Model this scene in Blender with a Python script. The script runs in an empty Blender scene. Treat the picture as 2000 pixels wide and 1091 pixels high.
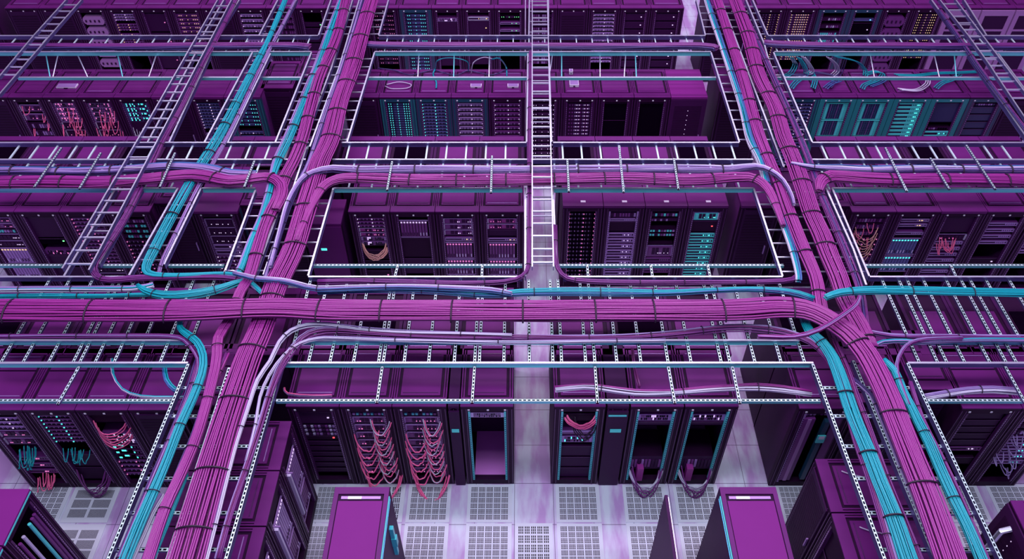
import bpy, math, random
from mathutils import Vector, Matrix
random.seed(7)
C = bpy.context.scene.collection

# ------------------------------------------------------------------ camera
W, H = 2000, 1091
F, PITCH, CX, CY, CAMZ = 1575.0, math.radians(44.8), 1018.0, 545.5, 11.53
cd = bpy.data.cameras.new('camera'); cam = bpy.data.objects.new('camera', cd); C.objects.link(cam)
cam.location = (0, 0, CAMZ)
cam.rotation_euler = (math.radians(90) - PITCH, 0, 0)
cd.sensor_fit = 'HORIZONTAL'; cd.sensor_width = 36.0; cd.lens = 36.0 * F / W
cd.shift_x = -(CX - W / 2) / W
cd.clip_end = 200
bpy.context.scene.camera = cam

# ------------------------------------------------------------------ world, lamps, exposure
sc = bpy.context.scene
wd = bpy.data.worlds.new('hall_air'); sc.world = wd; wd.use_nodes = True
bg = wd.node_tree.nodes['Background']
bg.inputs[0].default_value = (0.62, 0.44, 0.92, 1); bg.inputs[1].default_value = 0.30
def area(name, loc, rot, sx, sy, power, col):
    l = bpy.data.lights.new(name, 'AREA'); l.shape = 'RECTANGLE'; l.size = sx; l.size_y = sy
    l.energy = power; l.color = col
    o = bpy.data.objects.new(name, l); C.objects.link(o); o.location = loc; o.rotation_euler = rot
    o['kind'] = 'helper'
    return o
area('ceiling_lamp', (0, 3.5, 15.5), (0, 0, 0), 16, 2.2, 1900, (0.84, 0.95, 1.0))
area('ceiling_lamp', (0, 11, 15.5), (0, 0, 0), 20, 1.5, 1900, (1.0, 0.80, 1.0))
area('ceiling_lamp', (0, 19, 15.5), (0, 0, 0), 24, 1.5, 1900, (1.0, 0.80, 1.0))
area('ceiling_lamp', (0, 28, 15.5), (math.radians(-20), 0, 0), 30, 2.0, 1300, (0.9, 0.85, 1.0))
sc.view_settings.view_transform = 'Standard'; sc.view_settings.look = 'None'
sc.view_settings.gamma = 1.0; sc.view_settings.use_curve_mapping = False
sc.view_settings.exposure = -0.15

def P(u, v, z):
    """the place at height z that the photograph shows at pixel u, v (surveyed by ray)"""
    x = (u - CX) / F; y = -(v - CY) / F
    d = Vector((x, math.cos(PITCH) + y * math.sin(PITCH), -math.sin(PITCH) + y * math.cos(PITCH)))
    t = (z - CAMZ) / d.z
    return Vector((0, 0, CAMZ)) + d * t
RH = 2.1          # rack height
TZ = 2.75         # tray level
LZ = 3.12         # upper ladder level

# ------------------------------------------------------------------ materials
def srgb(r, g, b):
    f = lambda c: ((c / 255 + 0.055) / 1.055) ** 2.4 if c / 255 > 0.04045 else c / 255 / 12.92
    return (f(r), f(g), f(b), 1)
M = {}
def mat(name, col, rough=0.5, metal=0.0, emit=None, es=0.0, noise=0.0, nscale=6.0, bump=0.0, stretch=(1, 1, 1), spec=0.5):
    m = bpy.data.materials.new(name); m.use_nodes = True
    nt = m.node_tree; b = nt.nodes['Principled BSDF']
    b.inputs['Base Color'].default_value = col
    b.inputs['Roughness'].default_value = rough; b.inputs['Metallic'].default_value = metal
    b.inputs['Specular IOR Level'].default_value = spec
    if noise or bump:
        tc = nt.nodes.new('ShaderNodeTexCoord'); mp = nt.nodes.new('ShaderNodeMapping')
        mp.inputs['Scale'].default_value = stretch
        n = nt.nodes.new('ShaderNodeTexNoise'); n.inputs['Scale'].default_value = nscale; n.inputs['Detail'].default_value = 4
        nt.links.new(tc.outputs['Object'], mp.inputs[0]); nt.links.new(mp.outputs[0], n.inputs['Vector'])
        if noise:
            mx = nt.nodes.new('ShaderNodeMix'); mx.data_type = 'RGBA'
            mx.inputs[6].default_value = tuple(c * (1 - noise) for c in col[:3]) + (1,)
            mx.inputs[7].default_value = tuple(min(1, c * (1 + noise)) for c in col[:3]) + (1,)
            nt.links.new(n.outputs['Fac'], mx.inputs[0]); nt.links.new(mx.outputs[2], b.inputs['Base Color'])
        if bump:
            bp = nt.nodes.new('ShaderNodeBump'); bp.inputs['Strength'].default_value = bump; bp.inputs['Distance'].default_value = 0.01
            nt.links.new(n.outputs['Fac'], bp.inputs['Height']); nt.links.new(bp.outputs[0], b.inputs['Normal'])
    if emit:
        b.inputs['Emission Color'].default_value = emit; b.inputs['Emission Strength'].default_value = es
    M[name] = m
    return m
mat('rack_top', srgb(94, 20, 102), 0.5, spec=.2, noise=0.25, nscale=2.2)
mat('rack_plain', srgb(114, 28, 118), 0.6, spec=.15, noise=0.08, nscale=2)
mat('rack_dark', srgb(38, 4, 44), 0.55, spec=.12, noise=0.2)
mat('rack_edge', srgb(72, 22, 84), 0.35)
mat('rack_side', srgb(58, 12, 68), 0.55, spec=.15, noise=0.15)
mat('rack_teal', srgb(38, 120, 135), 0.4)  # LED light on the teal racks painted as their base colour
mat('teal_dark', srgb(28, 62, 92), 0.4)
mat('rack_lav', srgb(160, 110, 175), 0.45)
mat('void', srgb(14, 3, 20), 0.9, spec=0.0)
mat('panel_dark', srgb(50, 8, 60), 0.5, spec=.15)
mat('panel_purple', srgb(104, 38, 118), 0.4, noise=0.2)
mat('panel_lav', srgb(160, 120, 190), 0.35, metal=0.3)
mat('panel_bright', srgb(205, 190, 232), 0.35, metal=0.3)
mat('panel_blue', srgb(84, 84, 150), 0.4, metal=0.2)
mat('panel_teal', srgb(80, 205, 212), 0.4)
mat('panel_navy', srgb(36, 34, 84), 0.4)
mat('magenta', srgb(140, 40, 132), 0.36, noise=0.12, nscale=4)
mat('magenta_deep', srgb(104, 24, 100), 0.42)
mat('purple_cable', srgb(108, 38, 118), 0.42)
mat('teal_cable', srgb(8, 152, 170), 0.36)
mat('blue_cable', srgb(56, 96, 158), 0.4)
mat('lav_cable', srgb(142, 116, 178), 0.38)
mat('indigo_cable', srgb(60, 42, 108), 0.42)
mat('white_cable', srgb(190, 182, 212), 0.4)
mat('pink_cable', srgb(245, 100, 162), 0.38)
mat('peach_cable', srgb(232, 160, 160), 0.38)
mat('tie', srgb(34, 6, 44), 0.6)
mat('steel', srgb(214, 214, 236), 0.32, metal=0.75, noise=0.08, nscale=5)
mat('steel_shaded', srgb(92, 80, 140), 0.42, metal=0.6)  # same steel as the tops, shade on the sides painted darker
mat('steel_teal', srgb(104, 196, 208), 0.35, metal=0.4, noise=0.15, nscale=1.5)
mat('steel_pale', srgb(196, 218, 228), 0.4, metal=0.3)
mat('tile_plate', srgb(202, 202, 224), 0.38, noise=0.06, nscale=3)
mat('tile_hole', srgb(34, 12, 48), 0.9, spec=0.0)
mat('tile_hole_dark', srgb(30, 22, 44), 0.7)
mat('inner_light_paint', srgb(238, 140, 250), 0.5)  # very pale colour paints light into the dark rack interiors
mat('label_white', srgb(225, 215, 238), 0.5)
mat('red_part', srgb(220, 70, 90), 0.5)
mat('handle_teal', srgb(50, 190, 200), 0.3)
mat('display', srgb(30, 80, 110), 0.3, emit=srgb(60, 190, 210), es=0.5)
for nm, c, s in (('led_white', (225, 200, 240), 0.8), ('led_cyan', (90, 240, 230), 1.2), ('led_green', (110, 230, 140), 2.0),
                 ('led_amber', (240, 205, 150), 0.9), ('led_pink', (240, 130, 200), 0.7), ('led_blue', (90, 180, 240), 2.4), ('led_red', (240, 80, 90), 1.6)):
    mat(nm, srgb(*c), 0.4, emit=srgb(*c), es=s)

# floor: raised tiles with seams; magenta reflection streaks painted into the colour
fm = bpy.data.materials.new('floor_tiles'); fm.use_nodes = True
nt = fm.node_tree; b = nt.nodes['Principled BSDF']; b.inputs['Roughness'].default_value = 0.33
tc = nt.nodes.new('ShaderNodeTexCoord'); sp = nt.nodes.new('ShaderNodeSeparateXYZ'); nt.links.new(tc.outputs['Object'], sp.inputs[0])
def seam(out, off, pitch):
    a = nt.nodes.new('ShaderNodeMath'); a.operation = 'ADD'; a.inputs[1].default_value = off; nt.links.new(out, a.inputs[0])
    d = nt.nodes.new('ShaderNodeMath'); d.operation = 'DIVIDE'; d.inputs[1].default_value = pitch; nt.links.new(a.outputs[0], d.inputs[0])
    f = nt.nodes.new('ShaderNodeMath'); f.operation = 'FRACT'; nt.links.new(d.outputs[0], f.inputs[0])
    l = nt.nodes.new('ShaderNodeMath'); l.operation = 'LESS_THAN'; l.inputs[1].default_value = 0.012; nt.links.new(f.outputs[0], l.inputs[0])
    return l.outputs[0]
s1 = seam(sp.outputs[0], 62.11, 0.62); s2 = seam(sp.outputs[1], 50 * 0.725 - 6.93, 0.725)
mxx = nt.nodes.new('ShaderNodeMath'); mxx.operation = 'MAXIMUM'; nt.links.new(s1, mxx.inputs[0]); nt.links.new(s2, mxx.inputs[1])
nz = nt.nodes.new('ShaderNodeTexNoise'); nz.inputs['Scale'].default_value = 1.3; nz.inputs['Detail'].default_value = 5
mp = nt.nodes.new('ShaderNodeMapping'); mp.inputs['Scale'].default_value = (3.2, 0.8, 1)
nt.links.new(tc.outputs['Object'], mp.inputs[0]); nt.links.new(mp.outputs[0], nz.inputs['Vector'])
cr = nt.nodes.new('ShaderNodeValToRGB'); cr.color_ramp.elements[0].position = 0.40; cr.color_ramp.elements[1].position = 0.62
cr.color_ramp.elements[0].color = srgb(178, 140, 200); cr.color_ramp.elements[1].color = srgb(202, 204, 228)
nt.links.new(nz.outputs['Fac'], cr.inputs[0])
m2 = nt.nodes.new('ShaderNodeMix'); m2.data_type = 'RGBA'; nt.links.new(mxx.outputs[0], m2.inputs[0])
nt.links.new(cr.outputs[0], m2.inputs[6]); m2.inputs[7].default_value = srgb(84, 60, 110)
nt.links.new(m2.outputs[2], b.inputs['Base Color'])

# ------------------------------------------------------------------ mesh helpers
class MB:
    def __init__(s): s.v = []; s.f = []; s.m = []; s.mats = []
    def mi(s, m):
        if m not in s.mats: s.mats.append(m)
        return s.mats.index(m)
    def quad(s, a, b, c, d, m):
        i = len(s.v); s.v += [tuple(a), tuple(b), tuple(c), tuple(d)]; s.f.append((i, i + 1, i + 2, i + 3)); s.m.append(s.mi(m))
    def box(s, x0, x1, y0, y1, z0, z1, m, fm=None):
        """fm: optional material for the -y face"""
        i = len(s.v)
        s.v += [(x0, y0, z0), (x1, y0, z0), (x1, y1, z0), (x0, y1, z0), (x0, y0, z1), (x1, y0, z1), (x1, y1, z1), (x0, y1, z1)]
        k = s.mi(m); kf = s.mi(fm) if fm else k
        for q, kk in (((0, 3, 2, 1), k), ((4, 5, 6, 7), k), ((0, 1, 5, 4), kf), ((1, 2, 6, 5), k), ((2, 3, 7, 6), k), ((3, 0, 4, 7), k)):
            s.f.append(tuple(i + j for j in q)); s.m.append(kk)
    def bar(s, p0, p1, w, h, m, mtop=None):
        """square bar from p0 to p1; w across, h up, p on the bar's axis"""
        p0 = Vector(p0); p1 = Vector(p1); t = (p1 - p0).normalized()
        up = Vector((0, 0, 1)) if abs(t.z) < 0.95 else Vector((0, 1, 0))
        r = t.cross(up).normalized(); u = r.cross(t).normalized()
        i = len(s.v)
        for p in (p0, p1):
            for a, b2 in ((-1, -1), (1, -1), (1, 1), (-1, 1)): s.v.append(tuple(p + r * (a * w / 2) + u * (b2 * h / 2)))
        k = s.mi(m); kt = s.mi(mtop) if mtop else k
        for q, kk in (((0, 1, 5, 4), k), ((1, 2, 6, 5), k), ((2, 3, 7, 6), kt), ((3, 0, 4, 7), k), ((3, 2, 1, 0), k), ((4, 5, 6, 7), k)):
            s.f.append(tuple(i + j for j in q)); s.m.append(kk)
    def slotted(s, p0, p1, w, h, m, mtop, pitch=0.06):
        """U channel lying open side down, with real slots through its top"""
        p0 = Vector(p0); p1 = Vector(p1); L = (p1 - p0).length; t = (p1 - p0).normalized()
        r = t.cross(Vector((0, 0, 1))).normalized(); u = r.cross(t).normalized()
        q = lambda a, b2, c: p0 + t * a + r * b2 + u * c
        n = max(1, int(L / pitch)); d = L / n; hw = w / 2; sw = w * 0.21
        top = h / 2
        s.quad(q(0, sw, top), q(L, sw, top), q(L, hw, top), q(0, hw, top), mtop)
        s.quad(q(0, -hw, top), q(L, -hw, top), q(L, -sw, top), q(0, -sw, top), mtop)
        for k in range(n):
            a = k * d; e = a + d * 0.36
            s.quad(q(a, -sw, top), q(e, -sw, top), q(e, sw, top), q(a, sw, top), mtop)
        for sg in (-1, 1):
            s.bar(q(0, sg * (hw - 0.003), 0), q(L, sg * (hw - 0.003), 0), 0.006, h, m)
        s.quad(q(0, -hw, -top), q(0, hw, -top), q(L, hw, -top), q(L, -hw, -top), M['void'])  # dark sheet across the open bottom paints shade behind the slots
    def tube(s, pts, r, m, sides=6, squash=None, cap=True):
        pts = [Vector(p) for p in pts]; n = len(pts); base = len(s.v); k = s.mi(m)
        prev = None
        for i, p in enumerate(pts):
            t = (pts[min(i + 1, n - 1)] - pts[max(i - 1, 0)])
            t = t.normalized() if t.length > 1e-9 else Vector((0, 1, 0))
            if prev is None:
                a = Vector((0, 0, 1)) if abs(t.z) < 0.9 else Vector((1, 0, 0)); prev = t.cross(a).normalized()
            nrm = (prev - t * prev.dot(t)); nrm = nrm.normalized() if nrm.length > 1e-6 else t.orthogonal().normalized()
            prev = nrm; bn = t.cross(nrm)
            for j in range(sides):
                an = 2 * math.pi * j / sides
                s.v.append(tuple(p + nrm * (math.cos(an) * r) + bn * (math.sin(an) * r)))
        for i in range(n - 1):
            for j in range(sides):
                a = base + i * sides + j; b2 = base + i * sides + (j + 1) % sides
                s.f.append((a, b2, b2 + sides, a + sides)); s.m.append(k)
        if cap:
            s.f.append(tuple(base + j for j in range(sides))[::-1]); s.m.append(k)
            s.f.append(tuple(base + (n - 1) * sides + j for j in range(sides))); s.m.append(k)
    def mesh(s, name, smooth=False):
        me = bpy.data.meshes.new(name); me.from_pydata(s.v, [], s.f)
        for m in s.mats: me.materials.append(m)
        me.polygons.foreach_set('material_index', s.m)
        if smooth: me.polygons.foreach_set('use_smooth', [True] * len(s.f))
        me.update(); return me
    def build(s, name, parent=None, smooth=False):
        return link(name, s.mesh(name, smooth), parent)
def link(name, me, parent=None):
    o = bpy.data.objects.new(name, me); C.objects.link(o)
    if parent: o.parent = parent
    return o
def tag(o, label=None, cat=None, group=None, kind=None):
    if label: o['label'] = label
    if cat: o['category'] = cat
    if group: o['group'] = group
    if kind: o['kind'] = kind
    return o
def thing(name, label, cat, loc=(0, 0, 0), rz=0, group=None):
    o = bpy.data.objects.new(name, None); C.objects.link(o); o.location = loc; o.rotation_euler = (0, 0, rz)
    o.empty_display_size = 0.1
    return tag(o, label, cat, group)
ORD = ['first', 'second', 'third', 'fourth', 'fifth', 'sixth', 'seventh', 'eighth', 'ninth', 'tenth', 'eleventh', 'twelfth', 'thirteenth',
       'fourteenth', 'fifteenth', 'sixteenth', 'seventeenth', 'eighteenth', 'nineteenth', 'twentieth'] + ['%dth' % k for k in range(21, 60)]
def smooth_path(pts, step=0.12):
    """Catmull-Rom through pts, resampled"""
    pts = [Vector(p) for p in pts]
    if len(pts) == 2: pts = [pts[0], (pts[0] + pts[1]) / 2, pts[1]]
    q = [pts[0] * 2 - pts[1]] + pts + [pts[-1] * 2 - pts[-2]]
    out = []
    for i in range(1, len(q) - 2):
        p0, p1, p2, p3 = q[i - 1:i + 3]
        n = max(2, int((p2 - p1).length / step))
        for k in range(n):
            t = k / n
            out.append(0.5 * ((2 * p1) + (p2 - p0) * t + (2 * p0 - 5 * p1 + 4 * p2 - p3) * t * t + (3 * p1 - p0 - 3 * p2 + p3) * t ** 3))
    out.append(pts[-1]); return out

# ------------------------------------------------------------------ the setting
f_ = MB(); f_.box(-26, 26, -4, 34, -0.2, 0, fm); tag(f_.build('floor'), kind='structure')
mat('wall_paint', srgb(150, 120, 170), 0.7)
for nm, bx in (('wall_back', (-26, 26, 34, 34.2)), ('wall_front', (-26, 26, -4.2, -4)), ('wall_left', (-26.2, -26, -4, 34)), ('wall_right', (26, 26.2, -4, 34))):
    f_ = MB(); f_.box(*bx, 0, 16.5, M['wall_paint']); tag(f_.build(nm), kind='structure')

# ------------------------------------------------------------------ racks
def rack(u0, u1, v, label, ph, top='rack_top', front='rack_dark', depth=1.15, rails='rack_edge', style='open', height=RH, side='rack_side', inset=True, tabs=True, teal=False, name='server_rack', cat='server rack', group=None, xy=None, rz=0, w=None):
    if xy is None:
        a = P(u0, v, height); c = P(u1, v, height); w = c.x - a.x; loc = (a.x, a.y, 0)
    else: loc = (xy[0], xy[1], 0)
    r = thing(name, label, cat, loc, rz, group)
    T, Fm, S = M[top], M[front], M[side]
    h = height; g = 0.006; pw = 0.11 if style != 'narrow' else 0.03
    fr = MB()
    fr.box(g, pw, 0, 0.09, 0.02, h - 0.05, Fm); fr.box(w - pw, w - g, 0, 0.09, 0.02, h - 0.05, Fm)
    fr.box(pw, w - pw, 0, 0.09, h - 0.13, h - 0.05, Fm); fr.box(pw, w - pw, 0, 0.09, 0.02, 0.14, Fm)
    for x0 in (g + 0.012, pw - 0.03, w - pw + 0.014, w - g - 0.026): fr.box(x0, x0 + 0.012, -0.006, 0, 0.04, h - 0.07, M['rack_edge'] if not teal else M['rack_teal'])
    fr.box(g, w - g, depth - 0.03, depth, 0.02, h - 0.05, M['void'])
    fr.box(g + 0.02, w - g - 0.02, 0.05, depth - 0.03, 0.0, 0.03, M['void'])
    fr.build('frame', r)
    for x0 in (g, w - g - 0.02):
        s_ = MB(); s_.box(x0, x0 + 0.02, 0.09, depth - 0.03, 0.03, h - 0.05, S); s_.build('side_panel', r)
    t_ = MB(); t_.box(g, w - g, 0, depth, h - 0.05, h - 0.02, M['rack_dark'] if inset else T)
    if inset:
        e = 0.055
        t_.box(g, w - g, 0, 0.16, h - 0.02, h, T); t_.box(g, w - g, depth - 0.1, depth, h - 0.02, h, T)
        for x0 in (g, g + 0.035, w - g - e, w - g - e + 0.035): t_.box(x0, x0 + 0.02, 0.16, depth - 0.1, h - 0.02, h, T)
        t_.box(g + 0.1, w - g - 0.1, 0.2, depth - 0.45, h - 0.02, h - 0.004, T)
        t_.box(g + 0.1, w - g - 0.1, depth - 0.42, depth - 0.14, h - 0.02, h - 0.004, T)
        for yy in (0.24, depth - 0.18): t_.box(g + 0.13, w - g - 0.13, yy, yy + 0.012, h - 0.004, h + 0.004, M['panel_lav'] if random.random() < .35 else M['rack_edge'])
    else:
        t_.box(g, w - g, 0, depth, h - 0.02, h, T)
    t_.build('top_panel', r)
    if tabs:
        for x0 in (0.14, 0.5, 0.82):
            l_ = MB(); l_.box(w * x0, w * x0 + 0.03, -0.008, 0, h - 0.1, h - 0.075, M['label_white']); l_.build('name_tab', r)
    if style == 'open':
        for x0 in (pw, w - pw - 0.03):
            m_ = MB(); m_.box(x0, x0 + 0.03, -0.004, 0.05, 0.14, h - 0.13, M[rails])
            for k in range(34): m_.box(x0 + 0.009, x0 + 0.021, -0.008, -0.004, 0.18 + k * 0.05, 0.195 + k * 0.05, M['led_white'] if False else (M['void'] if rails != 'rack_edge' else M['panel_lav']))
            m_.build('mounting_rail', r)
    elif style == 'mesh':
        d_ = MB(); d_.box(pw - 0.04, w - pw + 0.04, -0.02, 0.02, 0.1, h - 0.1, M['panel_dark'])
        for k in range(26): d_.box(pw, w - pw, -0.024, -0.02, 0.16 + k * 0.068, 0.2 + k * 0.068, M['rack_dark'])
        dr = d_.build('door', r); hd = MB(); hd.box(w - pw - 0.03, w - pw - 0.01, -0.05, -0.024, 0.95, 1.15, M['panel_lav']); hd.build('handle', dr)
    elif style == 'lavdoor':
        d_ = MB(); L = M['rack_lav']; a0, a1 = 0.02, w - 0.02
        d_.box(a0, a0 + .11, -0.03, 0.0, 0.05, h - .06, L); d_.box(a1 - .11, a1, -0.03, 0.0, 0.05, h - .06, L)
        d_.box(a0 + .11, a1 - .11, -0.03, 0.0, h - .2, h - .06, L); d_.box(a0 + .11, a1 - .11, -0.03, 0, 0.05, 0.2, L); d_.box(a0 + .11, a1 - .11, -0.028, 0, h - .62, h - .57, L)
        d_.box(a0 + .11, a1 - .11, -0.015, 0.0, 0.2, h - .2, M['panel_dark'])
        dr = d_.build('door', r); hd = MB(); hd.box(a1 - .07, a1 - .05, -0.06, -0.03, 0.95, 1.2, M['panel_bright']); hd.build('handle', dr)
    elif style == 'solid':
        d_ = MB(); d_.box(g, w - g, -0.02, 0.0, 0.06, h - 0.06, M[side])
        for k in range(60): d_.box(0.1, w - 0.1, -0.023, -0.02, 0.1 + k * 0.03, 0.112 + k * 0.03, M['rack_dark'])
        for k in range(14): d_.box(w / 2, w / 2 + .012, -0.026, -0.02, 0.2 + k * 0.12, 0.215 + k * 0.12, M['led_white'])
        dr = d_.build('door', r); hd = MB(); hd.box(w - 0.08, w - 0.06, -0.05, -0.02, 0.95, 1.15, M['panel_lav']); hd.build('handle', dr)
    return dict(o=r, loc=loc, rz=rz, w=w, h=h, ph=ph, n=0, z=h - 0.17, cnt={}, depth=depth)

EQ = {}
def eq_mesh(kind, h, face, led, w=0.5):
    key = (kind, round(h, 3), face, led, round(w, 2))
    if key in EQ: return EQ[key]
    rnd = random.Random(str(key))
    b = MB(); hw = w / 2; body = M['rack_dark']; Fc = M[face]; L = M[led] if led else None; D = M['void']
    if kind == 'blade':          # chassis of upright blades
        b.box(-hw, hw, 0, 0.6, 0, h, body, D); n = 9
        for k in range(n):
            x = -hw + 0.02 + k * (w - 0.04) / n; bw = (w - 0.04) / n - 0.012
            b.box(x, x + bw, -0.02, 0, 0.02, h - 0.02, Fc)
            if L: b.box(x + .006, x + bw - .006, -0.026, -0.02, h - 0.06, h - 0.035, L)
            b.box(x + bw * .3, x + bw * .7, -0.026, -0.02, 0.05, 0.12, M['panel_bright'] if rnd.random() < .5 else M['panel_dark'])
        b.box(-hw, hw, -0.024, 0, 0, 0.012, M['panel_lav']); b.box(-hw, hw, -0.024, 0, h - .012, h, M['panel_lav'])
    elif kind == 'server':
        b.box(-hw, hw, 0, 0.65, 0, h, body, Fc)
        b.box(-hw, hw, -0.008, 0.02, h - 0.012, h, M['panel_lav'])
        n = 6
        for k in range(n):
            x = -hw + 0.05 + k * (w - 0.1) / n
            b.box(x, x + (w - 0.1) / n - 0.012, -0.01, 0, h * 0.2, h * 0.75, M['panel_dark'] if k % 3 else M[face], None)
        for k in range(5):
            if L: x = rnd.uniform(-hw + .05, hw - .05); b.box(x, x + .014, -0.016, -0.008, h * .3, h * .3 + .016, L)
        for sx in (-hw - 0.005, hw - 0.02):
            b.box(sx, sx + 0.025, -0.02, 0, h * .1, h * .9, M['panel_bright'] if rnd.random() < .6 else M['panel_lav'])
    elif kind == 'slim':         # bright slim server with drive end
        b.box(-hw, hw, 0, 0.65, 0, h, M['panel_purple'], M['panel_dark'])
        b.box(-hw, hw, -0.015, 0, h * .72, h, Fc); b.box(-hw, hw, -0.015, 0, 0, h * .16, Fc)
        b.box(-hw, -hw + .02, -0.02, 0, 0, h, Fc); b.box(hw - .02, hw, -0.02, 0, 0, h, Fc)
        for k in range(5): b.box(hw - .22 + k * .038, hw - .22 + k * .038 + .022, -0.012, 0, h * .25, h * .65, Fc)
        if L:
            for k in range(3): x = rnd.uniform(0, hw - .05); b.box(x, x + .014, -0.022, -0.012, h * .4, h * .6, L)
    elif kind == 'row':          # ridged row with lights at the ends
        b.box(-hw, hw, 0, 0.6, 0, h, body, Fc)
        b.box(-hw, hw, -0.012, 0, h * .7, h, Fc); b.box(-hw, hw, -0.004, 0, 0.0, h * .22, D)
        for k in range(12):
            x = -hw + .04 + k * (w - .08) / 12; b.box(x, x + .012, -0.008, 0, h * .25, h * .68, M['panel_dark'] if k % 2 else M['panel_lav'])
        if L:
            for x in (-hw, hw - .016, .02): b.box(x, x + .016, -0.02, -0.006, h * .4, h * .4 + .018, L)
    elif kind == 'dots':         # dark drive shelf with a grid of lights
        b.box(-hw, hw, 0, 0.6, 0, h, body, Fc)
        for x in (-.21, -.16, -.02, .12, .17, .22):
            if L: b.box(x, x + .011, -0.01, 0, h * .35, h * .35 + .02, L)
        for k in range(9): b.box(-.1 + k * .025, -.085 + k * .025, -.006, 0, h * .2, h * .8, M['panel_blue' if face == 'panel_navy' else 'rack_edge'])
        b.box(-hw, hw, -0.006, 0, 0, h * .12, D)
    elif kind == 'dotrow':       # row of many warm lights
        b.box(-hw, hw, 0, 0.6, 0, h, body, Fc)
        for k in range(8):
            x = -hw + .03 + k * (w - .06) / 8
            if L and rnd.random() < .7: b.box(x, x + .015, -0.01, 0, h * .3, h * .3 + .018, L)
            b.box(x + .02, x + .05, -.008, 0, h * .2, h * .6, M['panel_purple'] if rnd.random() < .5 else M['panel_lav'])
        b.box(-hw, hw, -0.008, 0, h * .85, h, M['panel_dark'])
    elif kind == 'grid':         # storage array: blocks of drives in a teal bezel
        b.box(-hw, hw, 0, 0.6, 0, h, body, M['panel_teal'])
        for i in range(6):
            for j in range(6):
                x = -0.15 + i * .05; z = h * .06 + j * h * .15
                b.box(x, x + .042, -0.012, 0, z, z + h * .13, M['panel_navy'])
        for i in (1, 4): b.box(-0.15 + i * .05 - .006, -0.15 + i * .05, -0.016, 0, h * .06, h * .95, M['panel_lav'])
        for k in range(14):
            for x in (-hw + .02, -hw + .05, hw - .05, hw - .02): b.box(x - .005, x + .005, -0.004, 0, k * h / 14, k * h / 14 + .012, M['teal_dark'])
        b.box(-hw, hw, -.018, 0, h * .97, h, M['panel_teal'])
    elif kind == 'switch':
        b.box(-hw, hw, 0, 0.4, 0, h, M['panel_purple'], Fc)
        for r_ in range(2):
            for k in range(16):
                x = -hw + .05 + k * (w - .1) / 16; z = h * (.15 + .42 * r_)
                b.box(x, x + .018, -0.008, 0, z, z + h * .28, (L if L and rnd.random() < .16 else M['panel_purple'] if rnd.random() < .4 else D))
    elif kind == 'blank':
        b.box(-hw, hw, 0, 0.05, 0, h, Fc); b.box(-hw, hw, -.006, 0, h - .008, h, M['rack_edge']); b.box(-hw + .02, hw - .02, -.006, 0, 0.0, .012, D)
        if L: b.box(hw - .1, hw - .07, -.012, 0, h * .5, h * .5 + .02, L)
    elif kind == 'pod':          # rounded light appliance
        n = 10; zc = h / 2; r0 = h * .46
        for k in range(2):
            pass
        for k in range(8):
            z0 = zc - r0 + k * 2 * r0 / 8; zz = z0 + r0 / 8 - zc; e = math.sqrt(max(0, r0 * r0 - zz * zz))
            b.box(-hw + r0 - e, hw - r0 + e, -0.04, 0.4, z0, z0 + 2 * r0 / 8, Fc)
        for k in range(4): b.box(-hw + .06 + k * .11, -hw + .1 + k * .11, -0.05, -0.04, h * .35, h * .6, M['panel_dark'])
    elif kind == 'chips':        # bright little modules on a dark row
        b.box(-hw, hw, 0, 0.5, 0, h, body, M['panel_dark'])
        for k in range(9):
            x = -hw + .02 + k * .053
            b.box(x, x + .036, -0.014, 0, h * .2, h * .75, rnd.choice([Fc, Fc, M['panel_lav'], M['panel_purple'], M['panel_dark']]))
    elif kind == 'shelf':
        b.box(-hw, hw, 0, 0.7, 0, h, Fc); b.box(-hw, hw, -.01, 0, h * .6, h, M['panel_lav'])
    me = b.mesh(kind); EQ[key] = me; return me
NAMES = dict(blade=('blade_chassis', 'chassis'), server=('rack_server', 'server'), slim=('slim_server', 'server'), row=('ridged_server', 'server'), dots=('drive_shelf', 'drive shelf'),
             dotrow=('lit_drive_row', 'drive shelf'), grid=('storage_array', 'storage array'), switch=('network_switch', 'switch'), blank=('blanking_panel', 'panel'),
             pod=('rounded_appliance', 'appliance'), chips=('module_row', 'module shelf'), shelf=('equipment_shelf', 'shelf'))
FW = dict(rack_dark='dark', panel_dark='dark', panel_purple='purple', panel_lav='lavender', panel_bright='pale', panel_blue='blue', panel_teal='teal', panel_navy='navy', void='black', rack_teal='teal', teal_dark='dark teal', magenta='magenta', red_part='red', rack_lav='lavender')
KW = dict(blade='blade chassis', server='rack server', slim='slim server', row='ridged server', dots='dotted drive shelf', dotrow='lit drive row', grid='storage array', switch='network switch',
          blank='blank panel', pod='rounded appliance', chips='module row', shelf='shelf')
def fill(R, *items):
    """items from the top down: (kind, count, height, gap, face, led) or a number = empty space"""
    ca, sa = math.cos(R['rz']), math.sin(R['rz'])
    pend = []
    for it in items:
        if isinstance(it, (int, float)): R['z'] -= it; continue
        kind, n, h, gap, face, led = it[:6]; ew = it[6] if len(it) > 6 else min(0.54, R['w'] - 0.27)
        for k in range(n):
            R['z'] -= h
            if R['z'] < 0.14: return
            lx, ly = R['w'] / 2, 0.045
            nm, cat = NAMES[kind]
            o = link(nm, eq_mesh(kind, h - 0.004, face, led, ew))
            o.location = (R['loc'][0] + lx * ca - ly * sa, R['loc'][1] + lx * sa + ly * ca, R['z']); o.rotation_euler = (0, 0, R['rz'])
            key = FW[face] + ' ' + KW[kind]; c = R['cnt'].get(key, 0); R['cnt'][key] = c + 1
            tag(o, '%s, %s from the top in %s' % (key, ORD[c], R['ph']), cat, KW[kind] + 's in ' + R['ph'])
            R['z'] -= gap
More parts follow.
